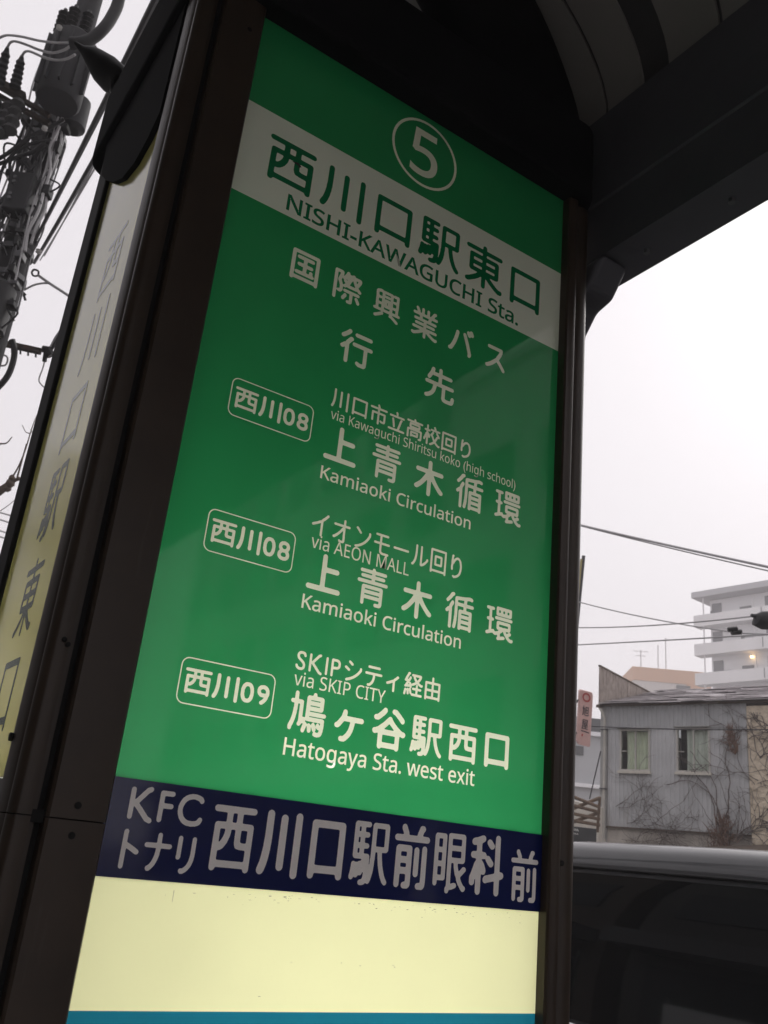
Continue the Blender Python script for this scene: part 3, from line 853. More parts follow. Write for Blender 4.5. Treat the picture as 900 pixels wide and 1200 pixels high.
for side_ in (-1, 1):
    for (ya, yb2) in ((-1.25, -.42), (-.36, .62), (.68, 2.45)):
        g = [[van_side(y, f, side_) for y in np.linspace(ya, yb2, 6)] for f in (.03, .25, .4, .56, .72, .90)]
        MB().sheet(g).build('side_window', M['van_glass'], van, smooth=True)
    MB().tube([van_side(y, .965, side_) for y in np.linspace(-1.4, 2.6, 14)], .006, 6).build('window_trim', M['black_rubber'], van)
    MB().tube([van_side(y, -.0, side_) for y in np.linspace(-1.4, 2.9, 14)], .008, 6).build('belt_trim', M['chrome'], van)
    for y in (-.95, 3.1):
        wl = MB()
        prof = [(.30, -.09), (.325, -.06), (.325, .06), (.30, .09), (.19, .09), (.19, -.09)]
        rr_ = []
        for k in range(32):
            a = 2 * math.pi * k / 32
            rr_.append([(VX + side_ * .78 + q[1], y + q[0] * math.cos(a), .195 + q[0] * math.sin(a)) for q in prof])
        rr_.append(rr_[0])
        wl.loft(rr_, caps=False)
        wo_ = wl.build('wheel', M['tyre'], van, smooth=True)
        MB().tube([(VX + side_ * .78 - .07, y, .195), (VX + side_ * .78 + .07, y, .195)], .19, 20).build('rim', M['chrome'], wo_)
    MB().box(VX + side_ * .60 - .12, VX + side_ * .60 + .12, 3.93, 4.035, .60, .74).build('headlight', M['lamp_clear'], van, bevel=.03)
    MB().box(VX + side_ * .74 - .06, VX + side_ * .74 + .06, -1.625, -1.5, .85, 1.2).build('tail_light', M['lamp_red'], van, bevel=.02)
    MB().box(VX + side_ * .93 - .08, VX + side_ * .93 + .08, 2.55, 2.65, .98, 1.12).build('wing_mirror', M['van_paint'], van, bevel=.03)
MB().sheet([[(VX - .70 * k, 2.81 + .36 * f, 1.545 - .235 * f + .012) for k in np.linspace(-1, 1, 7)] for f in np.linspace(0.05, 1.0, 5)]).build('windscreen', M['van_glass'], van)
MB().box(VX - .22, VX + .22, 4.055, 4.075, .30, .42).build('number_plate', M['plate_white'], van)

# ================================================================== GREY HOUSE ACROSS THE ROAD
A17 = rad(-17)
HP = Vector((14, 12.4, 0)); HD = Vector((-math.sin(A17), -math.cos(A17), 0)); HN = Vector((-math.cos(A17), math.sin(A17), 0))
def hp(s, d, z): return HP + HD * s + HN * d + Vector((0, 0, z))
house = thing('corrugated_house', tuple(hp(2, -2, -.16)), 'old grey corrugated metal house with two curtained upper windows', 'house')
def corr(s0, s1, z0, z1, d, name, m, pitch=.088, holes=()):
    """vertical standing-seam cladding; holes are (s0, s1, z0, z1)"""
    b = MB()
    n = int(round((s1 - s0) / pitch))
    cuts = set()
    prof = []
    p = (s1 - s0) / n
    for k in range(n):
        s = s0 + k * p
        prof += [(s, d), (s + p * .66, d), (s + p * .70, d + .020), (s + p * .94, d + .020)]
    prof.append((s1, d))
    for (a, da), (c, dc) in zip(prof, prof[1:]):
        segs = [(z0, z1)]
        mid = (a + c) / 2
        for h in holes:
            if h[0] < mid < h[1]:
                segs = [q for z in segs for q in ((z[0], min(z[1], h[2])), (max(z[0], h[3]), z[1])) if q[1] - q[0] > .01]
        for za, zb2 in segs:
            b.poly([hp(a, da, za), hp(c, dc, za), hp(c, dc, zb2), hp(a, da, zb2)])
    return b.build(name, m, house)
WINS = [(.37, 1.01, 3.62, 4.44), (1.555, 2.215, 3.62, 4.46)]
corr(.10, 2.92, 2.54, 4.455, 0, 'lower_cladding', M['corrugated'], holes=WINS)
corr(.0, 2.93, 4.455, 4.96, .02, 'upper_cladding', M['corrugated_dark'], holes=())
def house_part(name, m, *box, bevel=0): return MB().obox(HP, HD, HN, *box).build(name, m, house, bevel=bevel)
house_part('wall', M['foundation'], .09, 2.93, -.30, -.01 - .02, -.16, 2.535)
house_part('base_flashing', M['dark_wood'], .09, 2.92, -.01, .028, 2.515, 2.545)
house_part('wall', M['corrugated'], -.0, .085, -5.9, -.032, -.16, 4.88)
house_part('wall', M['corrugated'], .09, 6.4, -6.0, -5.9, -.16, 4.88)
house_part('wall', M['stucco'], 2.935, 6.5, -5.89, .035, -.16, 4.86)
house_part('corner_board', M['corner_board'], -.055, .085, -.03, .03, 2.3, 4.88)
MB().tube([hp(.055, .075, 1.2), hp(.055, .075, 4.65), hp(.03, .10, 4.75), hp(-.03, .12, 4.86)], .028, 10).build('downpipe', M['pipe'], house, smooth=True)
house_part('pipe_bracket', M['galv'], -.03, .10, .02, .115, 4.42, 4.44)
house_part('pipe_bracket', M['galv'], -.03, .10, .02, .115, 3.24, 3.26)
house_part('post', M['ochre'], -.10, -.055, -.02, .05, .2, 2.62)
for wi, (s0, s1, z0, z1) in enumerate(WINS):
    f = MB()
    f.obox(HP, HD, HN, s0, s0 + .03, -.04, .03, z0, z1); f.obox(HP, HD, HN, s1 - .03, s1, -.04, .03, z0, z1)
    f.obox(HP, HD, HN, s0 + .03, s1 - .03, -.04, .03, z1 - .03, z1); f.obox(HP, HD, HN, s0 + .03, s1 - .03, -.04, .03, z0, z0 + .03)
    sm = (s0 + s1) / 2 + .01
    f.obox(HP, HD, HN, sm - .012, sm + .012, -.03, .012, z0 + .03, z1 - .03)
    f.obox(HP, HD, HN, s0 + .03, s0 + .14, -.031, .009, z0 + .38, z0 + .395)
    wo2 = f.build('window', M['frame_al'], house)
    MB().obox(HP, HD, HN, s0 + .03, s1 - .03, -.012, -.006, z0 + .03, z1 - .03).build('glass', M['glass'], wo2)
    MB().obox(HP, HD, HN, s0 - .02, s1 + .03, .025, .085, z0 - .055, z0 - .005).build('sill', M['sill'], wo2)
    MB().obox(HP, HD, HN, s0 - .03, s1 + .03, .025, .11, z1 + .012, z1 + .03).build('hood', M['corner_board'], wo2)
    # curtain as a wavy sheet
    c0 = s0 + (.10 if wi == 0 else .17); c1 = s1 - .02
    g = []
    for z in np.linspace(z0 + .01, z1 - .03, 12):
        row = []
        for s in np.linspace(c0, c1, 60):
            fz = (z1 - z) / (z1 - z0)
            d = -.09 + .016 * math.sin((s - c0) * 62 + 1.3 * math.sin(s * 9)) + .010 * math.sin((s - c0) * 25 + 2 * fz)
            if wi == 0: d += .018 * math.sin((s - c0) * 14 - fz * 3.5) 
            row.append(hp(s + .012 * math.sin(fz * 3 + s * 11), d, z))
        g.append(row)
    MB().sheet(g).build('curtain', M['curtain_green' if wi == 0 else 'curtain_grey'], wo2, smooth=True)
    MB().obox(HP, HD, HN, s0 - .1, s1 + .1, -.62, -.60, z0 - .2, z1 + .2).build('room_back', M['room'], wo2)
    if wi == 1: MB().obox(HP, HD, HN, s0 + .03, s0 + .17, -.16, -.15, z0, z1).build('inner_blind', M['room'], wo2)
# roof of overlapping slates
b = MB()
RSL = .285
def roofz(d): return 4.93 + (0.16 + d) * RSL          # d metres back from the wall face
rows = 11
for k in range(rows):
    d0 = -.20 + k * .31; d1 = d0 + .35
    s = -.02 - (k % 2) * .2
    while s < 6.7:
        e = s + .44
        a, c = max(s, -.02), min(e - .008, 6.7)
        if c > a:
            j = random.uniform(-.006, .022); jj = random.uniform(-.028, .028)
            b.hexa([hp(a, -(d0 + jj), roofz(d0) + .018 + j), hp(c, -(d0 + jj), roofz(d0) + .018 + j + random.uniform(-.004, .006)), hp(c, -d1, roofz(d1) - .004), hp(a, -d1, roofz(d1) - .004)],
                   [hp(a, -(d0 + jj), roofz(d0) + .034 + j), hp(c, -(d0 + jj), roofz(d0) + .034 + j), hp(c, -d1, roofz(d1) + .012), hp(a, -d1, roofz(d1) + .012)])
        s = e
roof = b.build('roof', M['roof'], house)
b = MB()
def rslab(d0, z0, d1, z1, th):
    b.hexa([hp(-.02, -d0, z0 - th), hp(6.7, -d0, z0 - th), hp(6.7, -d1, z1 - th), hp(-.02, -d1, z1 - th)],
           [hp(-.02, -d0, z0), hp(6.7, -d0, z0), hp(6.7, -d1, z1), hp(-.02, -d1, z1)])
rslab(-.06, roofz(-.06) - .005, 3.25, roofz(3.25) - .005, .05)
rslab(3.252, roofz(3.25) - .005, 6.2, 4.9, .05)
b.build('roof_deck', M['dark_wood'], house)
# plank screen along the left edge of the roof
b = MB()
for k in range(22):
    d = -.12 + k * .15
    zt = 5.745 - .004 * k + random.uniform(-.012, .012)
    zb2 = roofz(d) - .08
    if zt - zb2 > .02:
        o_ = random.uniform(0, .012)
        b.obox(HP, HD, HN, -.075 + o_, -.052 + o_, -(d + .142), -d, zb2, zt)
b.build('plank_screen', M['planks'], house)
b = MB(); b.hexa([hp(-.08, .13, 5.745), hp(-.028, .13, 5.745), hp(-.028, -3.0, 5.66), hp(-.08, -3.0, 5.66)],
                 [hp(-.08, .13, 5.775), hp(-.028, .13, 5.775), hp(-.028, -3.0, 5.69), hp(-.08, -3.0, 5.69)])
b.hexa([hp(-.10, .16, roofz(-.16) - .06), hp(-.025, .16, roofz(-.16) - .06), hp(-.025, -3.0, roofz(3.0) - .06), hp(-.10, -3.0, roofz(3.0) - .06)],
       [hp(-.10, .16, roofz(-.16) + .0), hp(-.025, .16, roofz(-.16) + .0), hp(-.025, -3.0, roofz(3.0) + .0), hp(-.10, -3.0, roofz(3.0) + .0)])
b.build('screen_rail', M['dark_wood'], house)
MB().tube([hp(2.52, .03, 2.83), hp(2.52, .06, 2.83)], .035, 12).build('vent', M['black_plastic'], house)

# dry vine over the lower wall
vine = MB()
def runner(s, z, ang, ln, r, depth=0):
    pts = [hp(s, .035, z)]; a = ang
    n = max(3, int(ln / .09))
    for k in range(n):
        a += random.uniform(-.35, .35)
        s += math.cos(a) * ln / n; z += math.sin(a) * ln / n
        if z < 2.0 or s > 6.3 or s < .1: break
        if s > 2.86 and a > -.2 and z > 4.75: break
        pts.append(hp(s, .045 + random.uniform(-.010, .045), z))
        if depth < 2 and random.random() < .38:
            runner(s, z, a + random.choice((-1, 1)) * random.uniform(.4, 1.1), ln * random.uniform(.25, .5), r * .7, depth + 1)
    if len(pts) > 2:
        vine.tube(spline(pts, 2), [r * (1 - .6 * i / (2 * len(pts))) for i in range(2 * (len(pts) - 1) + 1)], 4, caps=False)
random.seed(11)
for k in range(9): runner(random.uniform(.15, 1.2), random.uniform(2.15, 3.0), random.uniform(-.1, .5), random.uniform(.8, 1.5), random.uniform(.004, .008))
for k in range(7): runner(random.uniform(.2, 2.4), 2.1, random.choice((random.uniform(.2, .8), random.uniform(2.4, 3.0))), random.uniform(.6, 1.1), random.uniform(.004, .007))
for k in range(9): runner(random.uniform(1.8, 2.6), 2.15, random.uniform(2.4, 3.0), random.uniform(1.0, 1.9), .0065)
for k in range(5): runner(2.42 + .03 * k, 2.3, 1.38 + .045 * k, 1.9, random.uniform(.008, .016), 2)
for k in range(4): runner(2.5, 2.4, random.uniform(.2, .9), 1.4, .010)
for k in range(40): runner(random.uniform(2.95, 4.2), random.uniform(2.2, 4.5), random.uniform(0, 6.3), random.uniform(.6, 1.4), random.uniform(.004, .012))
tag(vine.build('dry_vine', M['vine'], origin=tuple(hp(2.4, .05, 2.0))), 'leafless brown climbing vine spread over the grey house wall', 'vine')
def brush(s0, z0, s1, z1, n, wid, nm):
    b = MB()
    for k in range(n):
        f = random.random()
        s = s0 + (s1 - s0) * f + random.gauss(0, wid); z = z0 + (z1 - z0) * f
        a = math.atan2(z1 - z0, s1 - s0) + random.gauss(0, .6); l = random.uniform(.08, .24)
        p = hp(s, .06 + random.uniform(0, .10), z)
        q = hp(s + math.cos(a) * l, .06 + random.uniform(0, .12), z + math.sin(a) * l)
        b.tube([p, p.lerp(q, .5) + Vector((0, 0, random.uniform(-.02, .02))), q], [.008, .007, .002], 4, caps=False)
    return b
tag(brush(2.38, 2.1, 2.46, 2.75, 170, .09, '').build('withered_shrub', M['vine_rust'], origin=tuple(hp(2.4, .1, 2.0))), 'rust brown withered shrub at the foot of the grey house wall', 'shrub')
tag(brush(2.72, 3.95, 2.63, 4.38, 90, .028, '').build('withered_clump', M['vine_rust'], origin=tuple(hp(2.65, .05, 3.9))), 'small brown withered clump hanging high on the grey wall right of both windows', 'dead plant')
# low lean-to in front of the beige wall
lt = thing('lean_to_shed', tuple(hp(3.6, 1.0, -.16)), 'dark sloping shed roof below the beige wall above the van', 'shed')
b = MB(); b.hexa([hp(1.9, .15, 2.22), hp(5.2, .15, 2.55), hp(5.2, 1.8, 2.30), hp(1.9, 1.8, 1.98)], [hp(1.9, .15, 2.26), hp(5.2, .15, 2.59), hp(5.2, 1.8, 2.34), hp(1.9, 1.8, 2.02)])
b.build('shed_roof', M['dark_wood'], lt)
MB().obox(HP, HD, HN, 2.0, 5.1, .3, 1.6, -.16, 1.97).build('shed_wall', M['planks'], lt)

# trellis and block wall left of the house
tr = thing('garden_trellis', tuple(at(690, 1000, 17.2)), 'brown diagonal wooden trellis beside the grey house corner', 'trellis')
def px_bar(b, u0, v0, u1, v1, t, w, dep=.04):
    b.tube([at(u0, v0, t), at(u1, v1, t)], w, 6)
b = MB()
for (u0, v0, u1, v1) in ((650, 925, 703, 946), (650, 938, 703, 952), (650, 949, 703, 960), (650, 958, 703, 967)): px_bar(b, u0, v0, u1, v1, 17.2, .030)
b.build('slat', M['trellis'], tr)
b = MB()
for (u0, v0, u1, v1) in ((650, 956, 703, 935), (664, 966, 703, 952)): px_bar(b, u0, v0, u1, v1, 17.24, .034)
b.tube([at(703, 934, 17.2), at(700, 975, 17.2)], .03, 6)
b.build('brace', M['trellis'], tr)
bw = MB(); p0 = at(640, 930, 18.4); p1 = at(702, 946, 18.2)
bw.hexa([(p0.x, p0.y, -.16), (p1.x, p1.y, -.16), (p1.x + .2, p1.y, -.16), (p0.x + .2, p0.y, -.16)], [(p0.x, p0.y, p0.z), (p1.x, p1.y, p1.z), (p1.x + .2, p1.y, p1.z), (p0.x + .2, p0.y, p0.z)])
tag(bw.build('block_wall', M['block_wall'], origin=(p0.x, p0.y, 0)), 'pale block wall behind the wooden trellis', 'wall')
p0 = at(655, 966, 16.4); p1 = at(699, 972, 16.4); p2 = at(696, 986, 16.4)
b = MB(); zt = .5 * (p0.z + p1.z); zb_ = p2.z - .15
b.hexa([(p0.x, p0.y, -.13), (p1.x, p1.y, -.13), (p1.x + .25, p1.y + .35, -.13), (p0.x + .25, p0.y + .35, -.13)],
       [(p0.x, p0.y, zt), (p1.x, p1.y, zt), (p1.x + .25, p1.y + .35, zt), (p0.x + .25, p0.y + .35, zt)])
crate = thing('notice_board', (p0.x, p0.y, -.13), 'dark board with small white lettering below the trellis', 'board')
b.build('board', M['crate'], crate)
for r_ in range(2):
    for k in range(5):
        u = 668 + k * 2.1; v = 970 + r_ * 5 + k * .4
        if u > 678: break
        MB().tube([at(u, v, 16.36), at(u + 1.2, v + 2.6, 16.36)], .010, 5).build('lettering', M['plate_white'], crate)

# pink shop sign on a pole hidden behind the pillar
TS = 15.0
pp = at(662, 1000, TS); pole_b = Vector((pp.x, pp.y, 0))
sp = thing('sign_pole', (pole_b.x, pole_b.y, 0), 'slim grey street pole mostly hidden behind the pillar edge', 'pole')
MB().tube([(pole_b.x, pole_b.y, 0), (pole_b.x, pole_b.y, 8.0)], [.13, .10], 12).build('shaft', M['concrete_pole'], sp, smooth=True)
gp = MB(); gp.tube([at(684, 651, TS), at(676, 735, TS)], .028, 8); gp.build('guard_rail', M['galv'], sp)
gp = MB(); gp.tube([at(681.5, 655, TS), at(675, 726, TS)], .022, 8); gp.build('guard_strip', M['yellow_guard'], sp)
for v in (734, 755): MB().tube([at(666, v - 1, TS), at(677, v + 1, TS)], .03, 8).build('cable_clamp', M['galv'], sp)
pk = thing('shop_sign', tuple(at(685, 876, TS)), 'faded pink vertical shop sign with red ring between the pillar and the grey house', 'sign')
c_tl, c_tr, c_br, c_bl = at(680, 808, TS), at(695, 812, TS + .05), at(692.5, 877, TS + .05), at(676.5, 872, TS)
# board in its own plane: s across, t down
ex = (c_tr - c_tl); ey = (c_bl - c_tl); nn = ex.cross(ey).normalized()
if nn.dot(Vector(CAM) - c_tl) < 0: nn = -nn
def sg(s, t, o=0.0): return c_tl + ex * s + ey * t + nn * o
out = [(.10, 0), (.92, 0), (1, .05), (1.0, .97), (.93, 1), (.12, 1), (-.02, .94), (-.02, .03)]
MB().prism(out, lambda p: sg(p[0], p[1], 0), lambda p: sg(p[0], p[1], -.06)).build('board', M['pink'], pk)
off = lambda x, z: tuple(sg(x, -z, .006))
asp = ex.length / ey.length
put_flat(*fill(ring_loops([(.5 + .32 * math.cos(2 * math.pi * k / 32), -.115 + .32 * asp * math.sin(2 * math.pi * k / 32)) for k in range(32)],
                          [(.5 + .20 * math.cos(2 * math.pi * k / 32), -.115 + .20 * asp * math.sin(2 * math.pi * k / 32)) for k in range(32)])), off, 'emblem', M['sign_red'], pk)
def sign_char(ch, s0, s1, t0_, t1_, R, m):
    g, _ = skeleton(ch); lo, hi = g.min(0), g.max(0)
    W_, H_ = ex.length, ey.length
    q = np.stack([(s0 * W_ + R) + (g[:, 0] - lo[0]) / (hi[0] - lo[0]) * ((s1 - s0) * W_ - 2 * R), -(t1_ * H_) + R + (g[:, 1] - lo[1]) / (hi[1] - lo[1]) * ((t1_ - t0_) * H_ - 2 * R)], 1)
    co, fs = fill(contours(q, R))
    put_flat(co, fs, lambda x, z: tuple(c_tl + ex.normalized() * x + ey.normalized() * (-z) + nn * .006), 'lettering', m, pk)
sign_char('旭', .24, .74, .27, .45, .0075, M['sign_ink'])
sign_char('屋', .24, .74, .52, .70, .0075, M['sign_ink'])
b = MB(); b.poly([sg(.22, .725, .006), sg(.85, .735, .006), sg(.85, .755, .006), sg(.22, .745, .006)]); b.build('lettering', M['sign_ink'], pk)
b = MB(); b.poly([sg(.28, .79, .006), sg(.40, .79, .006), sg(.36, .84, .006), sg(.26, .83, .006)]); b.build('lettering', M['sign_red'], pk)
for t in (.2, .8): MB().tube([sg(-.02, t, -.03), (pole_b.x, pole_b.y, sg(0, t).z)], .02, 6).build('bracket', M['galv'], pk)

# grey building with snow ledge behind the gap
gb = thing('grey_building', tuple(at(690, 1000, 42)), 'pale grey flat roofed building glimpsed left of the corrugated house', 'building')
q0 = at(640, 836, 42); q1 = at(716, 838, 42)
GD = Vector((q1.x - q0.x, q1.y - q0.y, 0)).normalized(); GN = Vector((GD.y, -GD.x, 0))
if GN.dot(Vector(CAM) - q0) < 0: GN = -GN
GP = Vector((q0.x, q0.y, 0)); gz = q0.z
MB().obox(GP, GD, GN, 0, 6.5, -6, 0, -.16, gz).build('wall', M['grey_wall'], gb)
for v_, h_ in ((862, .18), (925, .16)):
    z = at(695, v_, 42).z
    MB().obox(GP, GD, GN, -.1, 6.6, .002, .25, z - h_ / 2, z + h_ / 2).build('ledge', M['snow'], gb)
z = at(695, 852, 42).z
MB().obox(GP, GD, GN, 2.05, 2.5, .003, .05, z - .35, z + .35).build('window', M['apt_glass'], gb)
z = at(680, 882, 42).z
MB().obox(GP, GD, GN, 1.35, 1.75, .003, .05, z - .2, z + .2).build('window', M['apt_glass'], gb)
tag(MB().tube([at(704, 880, 17.4), at(691, 936, 17.4)], .012, 6).build('leaning_rod', M['cable'], origin=tuple(at(691, 936, 17.4))), 'thin dark rod leaning above the trellis beside the house corner', 'rod')

# ================================================================== APARTMENT BLOCK
AP = Vector((73.745, 56.778, 0)); AD = Vector((.1118, -.9937, 0)).normalized(); AN = Vector((-AD.y * -1, 0, 0))
AN = Vector((AD.y, -AD.x, 0)); 
if AN.dot(Vector(CAM) - AP) < 0: AN = -AN
apt = thing('apartment_block', tuple(AP + AD * 10 + Vector((0, 0, -.16))), 'tall white apartment block with open access balconies behind the grey house', 'building')
def ab(s0, s1, d0, d1, z0, z1, name, m, par=None): return MB().obox(AP, AD, AN, s0, s1, d0, d1, z0, z1).build(name, m, par or apt)
ab(1.15, 24, -12, -1.25, -.16, 29.3, 'wall', M['apt_wall'])
ab(-.05, 24.3, -12.3, .25, 29.35, 29.95, 'roof_eave', M['apt_roof'])
FL = 2.93
tops = [27.55 - FL * k for k in range(9)]
for k, zt in enumerate(tops):
    bal = ab(0, 24, -.15, 0, zt - 1.16, zt, 'balcony', M['apt_white'])
    ab(0, .15, -1.248, -.152, zt - 1.16, zt, 'balcony_return', M['apt_white'], bal)
    ab(.15, 24, -1.248, -.152, zt - 1.16, zt - 1.0, 'balcony_floor', M['apt_wall'], bal)
    if k < 4:
        for j in range(4):
            ab(7.15 + 6 * j, 7.22 + 6 * j, .002, .04, zt - 1.0, zt - .05, 'joint', M['apt_door'], bal)
            s = 1.35 + 5.6 * j
            ab(s, s + 1.05, -1.248, -1.20, zt - .99, zt + 1.35, 'door', M['apt_door'])
            ab(s + 3.0, s + 4.2, -1.248, -1.20, zt - .15, zt + .62, 'window', M['apt_glass'])
            ab(s + 4.35, s + 4.45, -1.248, -1.15, zt - .99, zt + 1.6, 'pipe', M['apt_white'])
for k, (s_, zt, w_, h_) in enumerate(((4.9, 24.62, .8, .7), (4.3, 27.55, .7, .6), (6.2, 24.62, .5, .75), (2.6, 21.69, .7, .6))):
    ab(s_, s_ + w_, -1.19, -.9, zt - .99, zt - .30 + h_, 'air_conditioner', M['apt_roof'])
ab(.95, 1.05, -.25, -.155, 20, 29.35, 'drain_pipe', M['apt_white'])
ab(1.16, 1.5, -1.249, -1.2, 26.4, 28.2, 'grille', M['apt_door'])
lp = ab(5.45, 5.70, -1.0, -.75, 22.90, 23.10, 'ceiling_lamp', M['lamp'])

# orange building farther off, with roof aerials
ob = thing('orange_building', (85, 72, -.16), 'hazy low building with pale orange parapet behind the slate roof', 'building')
OP = Vector((83.02, 72.855, 0)); OD = (Vector((88.58, 68.636, 0)) - OP).normalized(); ON = Vector((OD.y, -OD.x, 0))
if ON.dot(Vector(CAM) - OP) < 0: ON = -ON
MB().obox(OP, OD, ON, 0, 9, -8, 0, -.16, 24.4).build('wall', M['pale_wall'], ob)
MB().obox(OP, OD, ON, -.1, 9.1, -8.1, .1, 24.4, 26).build('parapet', M['orange_wall'], ob)
MB().obox(OP, OD, ON, 6.2, 9.05, .002, .08, 20, 24.4).build('orange_panel', M['orange_wall'], ob)
MB().obox(OP, OD, ON, 5.0, 6.6, .09, .16, 23.0, 24.2).build('window', M['apt_glass'], ob)
def aerial(u, v0, v1, bars, lab):
    t = 112
    a = at(u, v0, t); base = Vector((a.x, a.y, 25.9))
    o = MB(); o.tube([base, (a.x, a.y, a.z)], .065, 6)
    for f, w in bars:
        z = base.z + (a.z - base.z) * f
        o.tube([Vector((a.x, a.y, z)) - OD * w, Vector((a.x, a.y, z)) + OD * w], .04, 5)
    return tag(o.build('roof_aerial', M['cable_grey'], origin=tuple(base)), lab, 'aerial')
aerial(751, 762, 784, [(.95, .9), (.75, .6)], 'shortest aerial with crossbars on the orange building roof')
aerial(771, 756, 786, [], 'plain thin mast aerial in the middle of the orange building roof')
aerial(780, 748, 786, [(.99, .15)], 'tallest thin mast aerial on the orange building roof')

# ================================================================== OVERHEAD CABLES ON THE RIGHT
def far(a, b, sag, k=3.0):
    # the span carries on past the right edge of the view
    return bez(a, a + (b - a) * k, sag * k, 40)
def cable(pts, r, lab, m='cable_grey', grp=None, name='overhead_cable'):
    b = MB(); b.tube(pts, r, 6)
    return tag(b.build(name, M[m], origin=tuple(pts[0])), lab, 'cable', grp)
T1 = 14
cable(far(at(662, 611, 15), at(930, 661, 11), .04), .017, 'thick grey overhead cable, highest of those right of the pillar')
cable(far(at(662, 611.5, 15), at(930, 663.5, 11.03), .05), .009, 'thin grey cable strung just under the thick highest overhead cable')
cable(bez(at(662, 701, 15), at(868, 742, 12), .05), .009, 'thin cable sloping down right to the small black clamp before the apartment')
cable(bez(at(672, 735.5, 15), at(884, 722, 10.5), .04), .009, 'thin cable rising right from the slim pole to the black closure')
cable(far(at(670, 756, 15), at(960, 734, 10), .02), .0095, 'lowest thin cable rising right from the slim pole')
cl = MB()
clp = [at(880, 721, 10.4), at(885, 722, 10.4), at(887, 725, 10.4), at(893, 727, 10.4), at(905, 727, 10.4), at(915, 726, 10.4), at(918, 724, 10.4), at(926, 722, 10.4)]
cl.tube(clp, [.018, .03, .09, .105, .108, .10, .03, .02], 12)
tag(cl.build('cable_closure', M['black_plastic'], origin=tuple(clp[0]), smooth=True), 'black cylindrical cable closure hanging on a wire before the apartment', 'cable closure')
cable([at(918, 724, 10.4), at(918, 724, 10.4) + (at(990, 715, 10) - at(918, 724, 10.4)) * 8], .015, 'short dark cable leaving the black closure rightward', 'cable')
cm = MB(); cm.tube([at(853, 738, 12), at(864, 737, 12)], .032, 6); cm.tube([at(857, 741.5, 12), at(869, 740.5, 12)], .034, 6); cm.tube([at(856, 737, 12), at(867, 742, 12)], .02, 6)
tag(cm.build('cable_clamp', M['black_plastic'], origin=tuple(at(860, 740, 12))), 'small black clamp on the thin cable left of the closure', 'clamp')
cable(far(at(868, 742, 12), at(960, 738, 10.6), .02), .010, 'thin wire running right from the small black clamp')
# cable shadowless service wire along the grey house front
cable(bez(hp(-.9, .35, 4.50), hp(6, .4, 4.42), .10), .010, 'thin dark service wire strung along the grey house above its windows', 'cable')

# ================================================================== UTILITY POLE ON THE LEFT
TP = 9.0
pb = at(40, 225, TP)
up = thing('utility_pole', (pb.x, pb.y, 0), 'dark concrete utility pole crowded with equipment and cables at top left', 'utility pole')
px, py = pb.x, pb.y
PXM = TP / FPX
MB().tube([(px, py, 0), (px, py, 12)], [.17, .11], 16).build('shaft', M['concrete_pole'], up, smooth=True)
def upz(v):          # height on the pole axis seen at photo row v
    lo, hi = 0.0, 14.0
    for _ in range(50):
        m_ = (lo + hi) / 2
        q = RCAM @ (np.array([px, py, m_]) - CAM)
        if 600 + FPX * q[1] / q[2] > v: lo = m_
        else: hi = m_
    return lo
rt = Vector((RCAM[0][0], RCAM[0][1], 0)).normalized()       # across the view
fw = Vector((RCAM[2][0], RCAM[2][1], 0)).normalized()
def P(dx, z, dy=0.0): return Vector((px, py, 0)) + rt * dx + fw * dy + Vector((0, 0, z))
# transformer
def zat(q, v):
    lo, hi = 0.0, 16.0
    for _ in range(50):
        m_ = (lo + hi) / 2
        c = RCAM @ (np.array([q[0], q[1], m_]) - CAM)
        if 600 + FPX * c[1] / c[2] > v: lo = m_
        else: hi = m_
    return lo
def col(u, v, t, v1):
    # base point seen at (u, v) and the height above it seen at row v1
    q = at(u, v, t); return q, zat(q, v1)
q, zt1 = col(67, 120, TP - .35, 46); zt0 = q.z; TQ = Vector((q.x, q.y, 0)); rt_ = .21
def TPt(dx, z, dy=0.0): return TQ + rt * dx + fw * dy + Vector((0, 0, z))
tz = MB()
tz.tube([TPt(0, zt0), TPt(0, zt0 + .03), TPt(0, zt1 - .05), TPt(0, zt1)], [rt_ * .9, rt_, rt_, rt_ * .8], 20)
tro = tz.build('transformer', M['transformer'], up, smooth=True)
for k in range(6):
    a = rad(-80 + 32 * k)
    dn = fw * -math.cos(a) + rt * math.sin(a); ds = rt * math.cos(a) + fw * math.sin(a)
    MB().obox(TQ, ds, dn, -.008, .008, rt_ - .004, rt_ + .04, zt0 + .08, zt1 - .12).build('cooling_fin', M['transformer'], tro)
for k, (dx, dy) in enumerate(((-.14, -.08), (-.02, -.13), (.10, -.08))):
    b = MB(); z0 = zt1 - .01
    n = 9
    pts = [TPt(dx, z0 + .26 * i / n, dy) for i in range(n + 1)] + [TPt(dx, z0 + .30, dy)]
    b.tube(pts, [.034 if i % 2 else .060 for i in range(n)] + [.024, .020], 10)
    b.build('bushing', M['black_plastic'], tro)
b = MB(); b.obox(Vector((px, py, 0)), rt, fw, -.05, .10, -.30, -.10, zt0 + .1, zt0 + .2); b.build('transformer_bracket', M['galv'], up)
b = MB(); b.obox(Vector((px, py, 0)), rt, fw, -.05, .10, -.30, -.10, zt1 - .3, zt1 - .2); b.build('transformer_bracket', M['galv'], up)
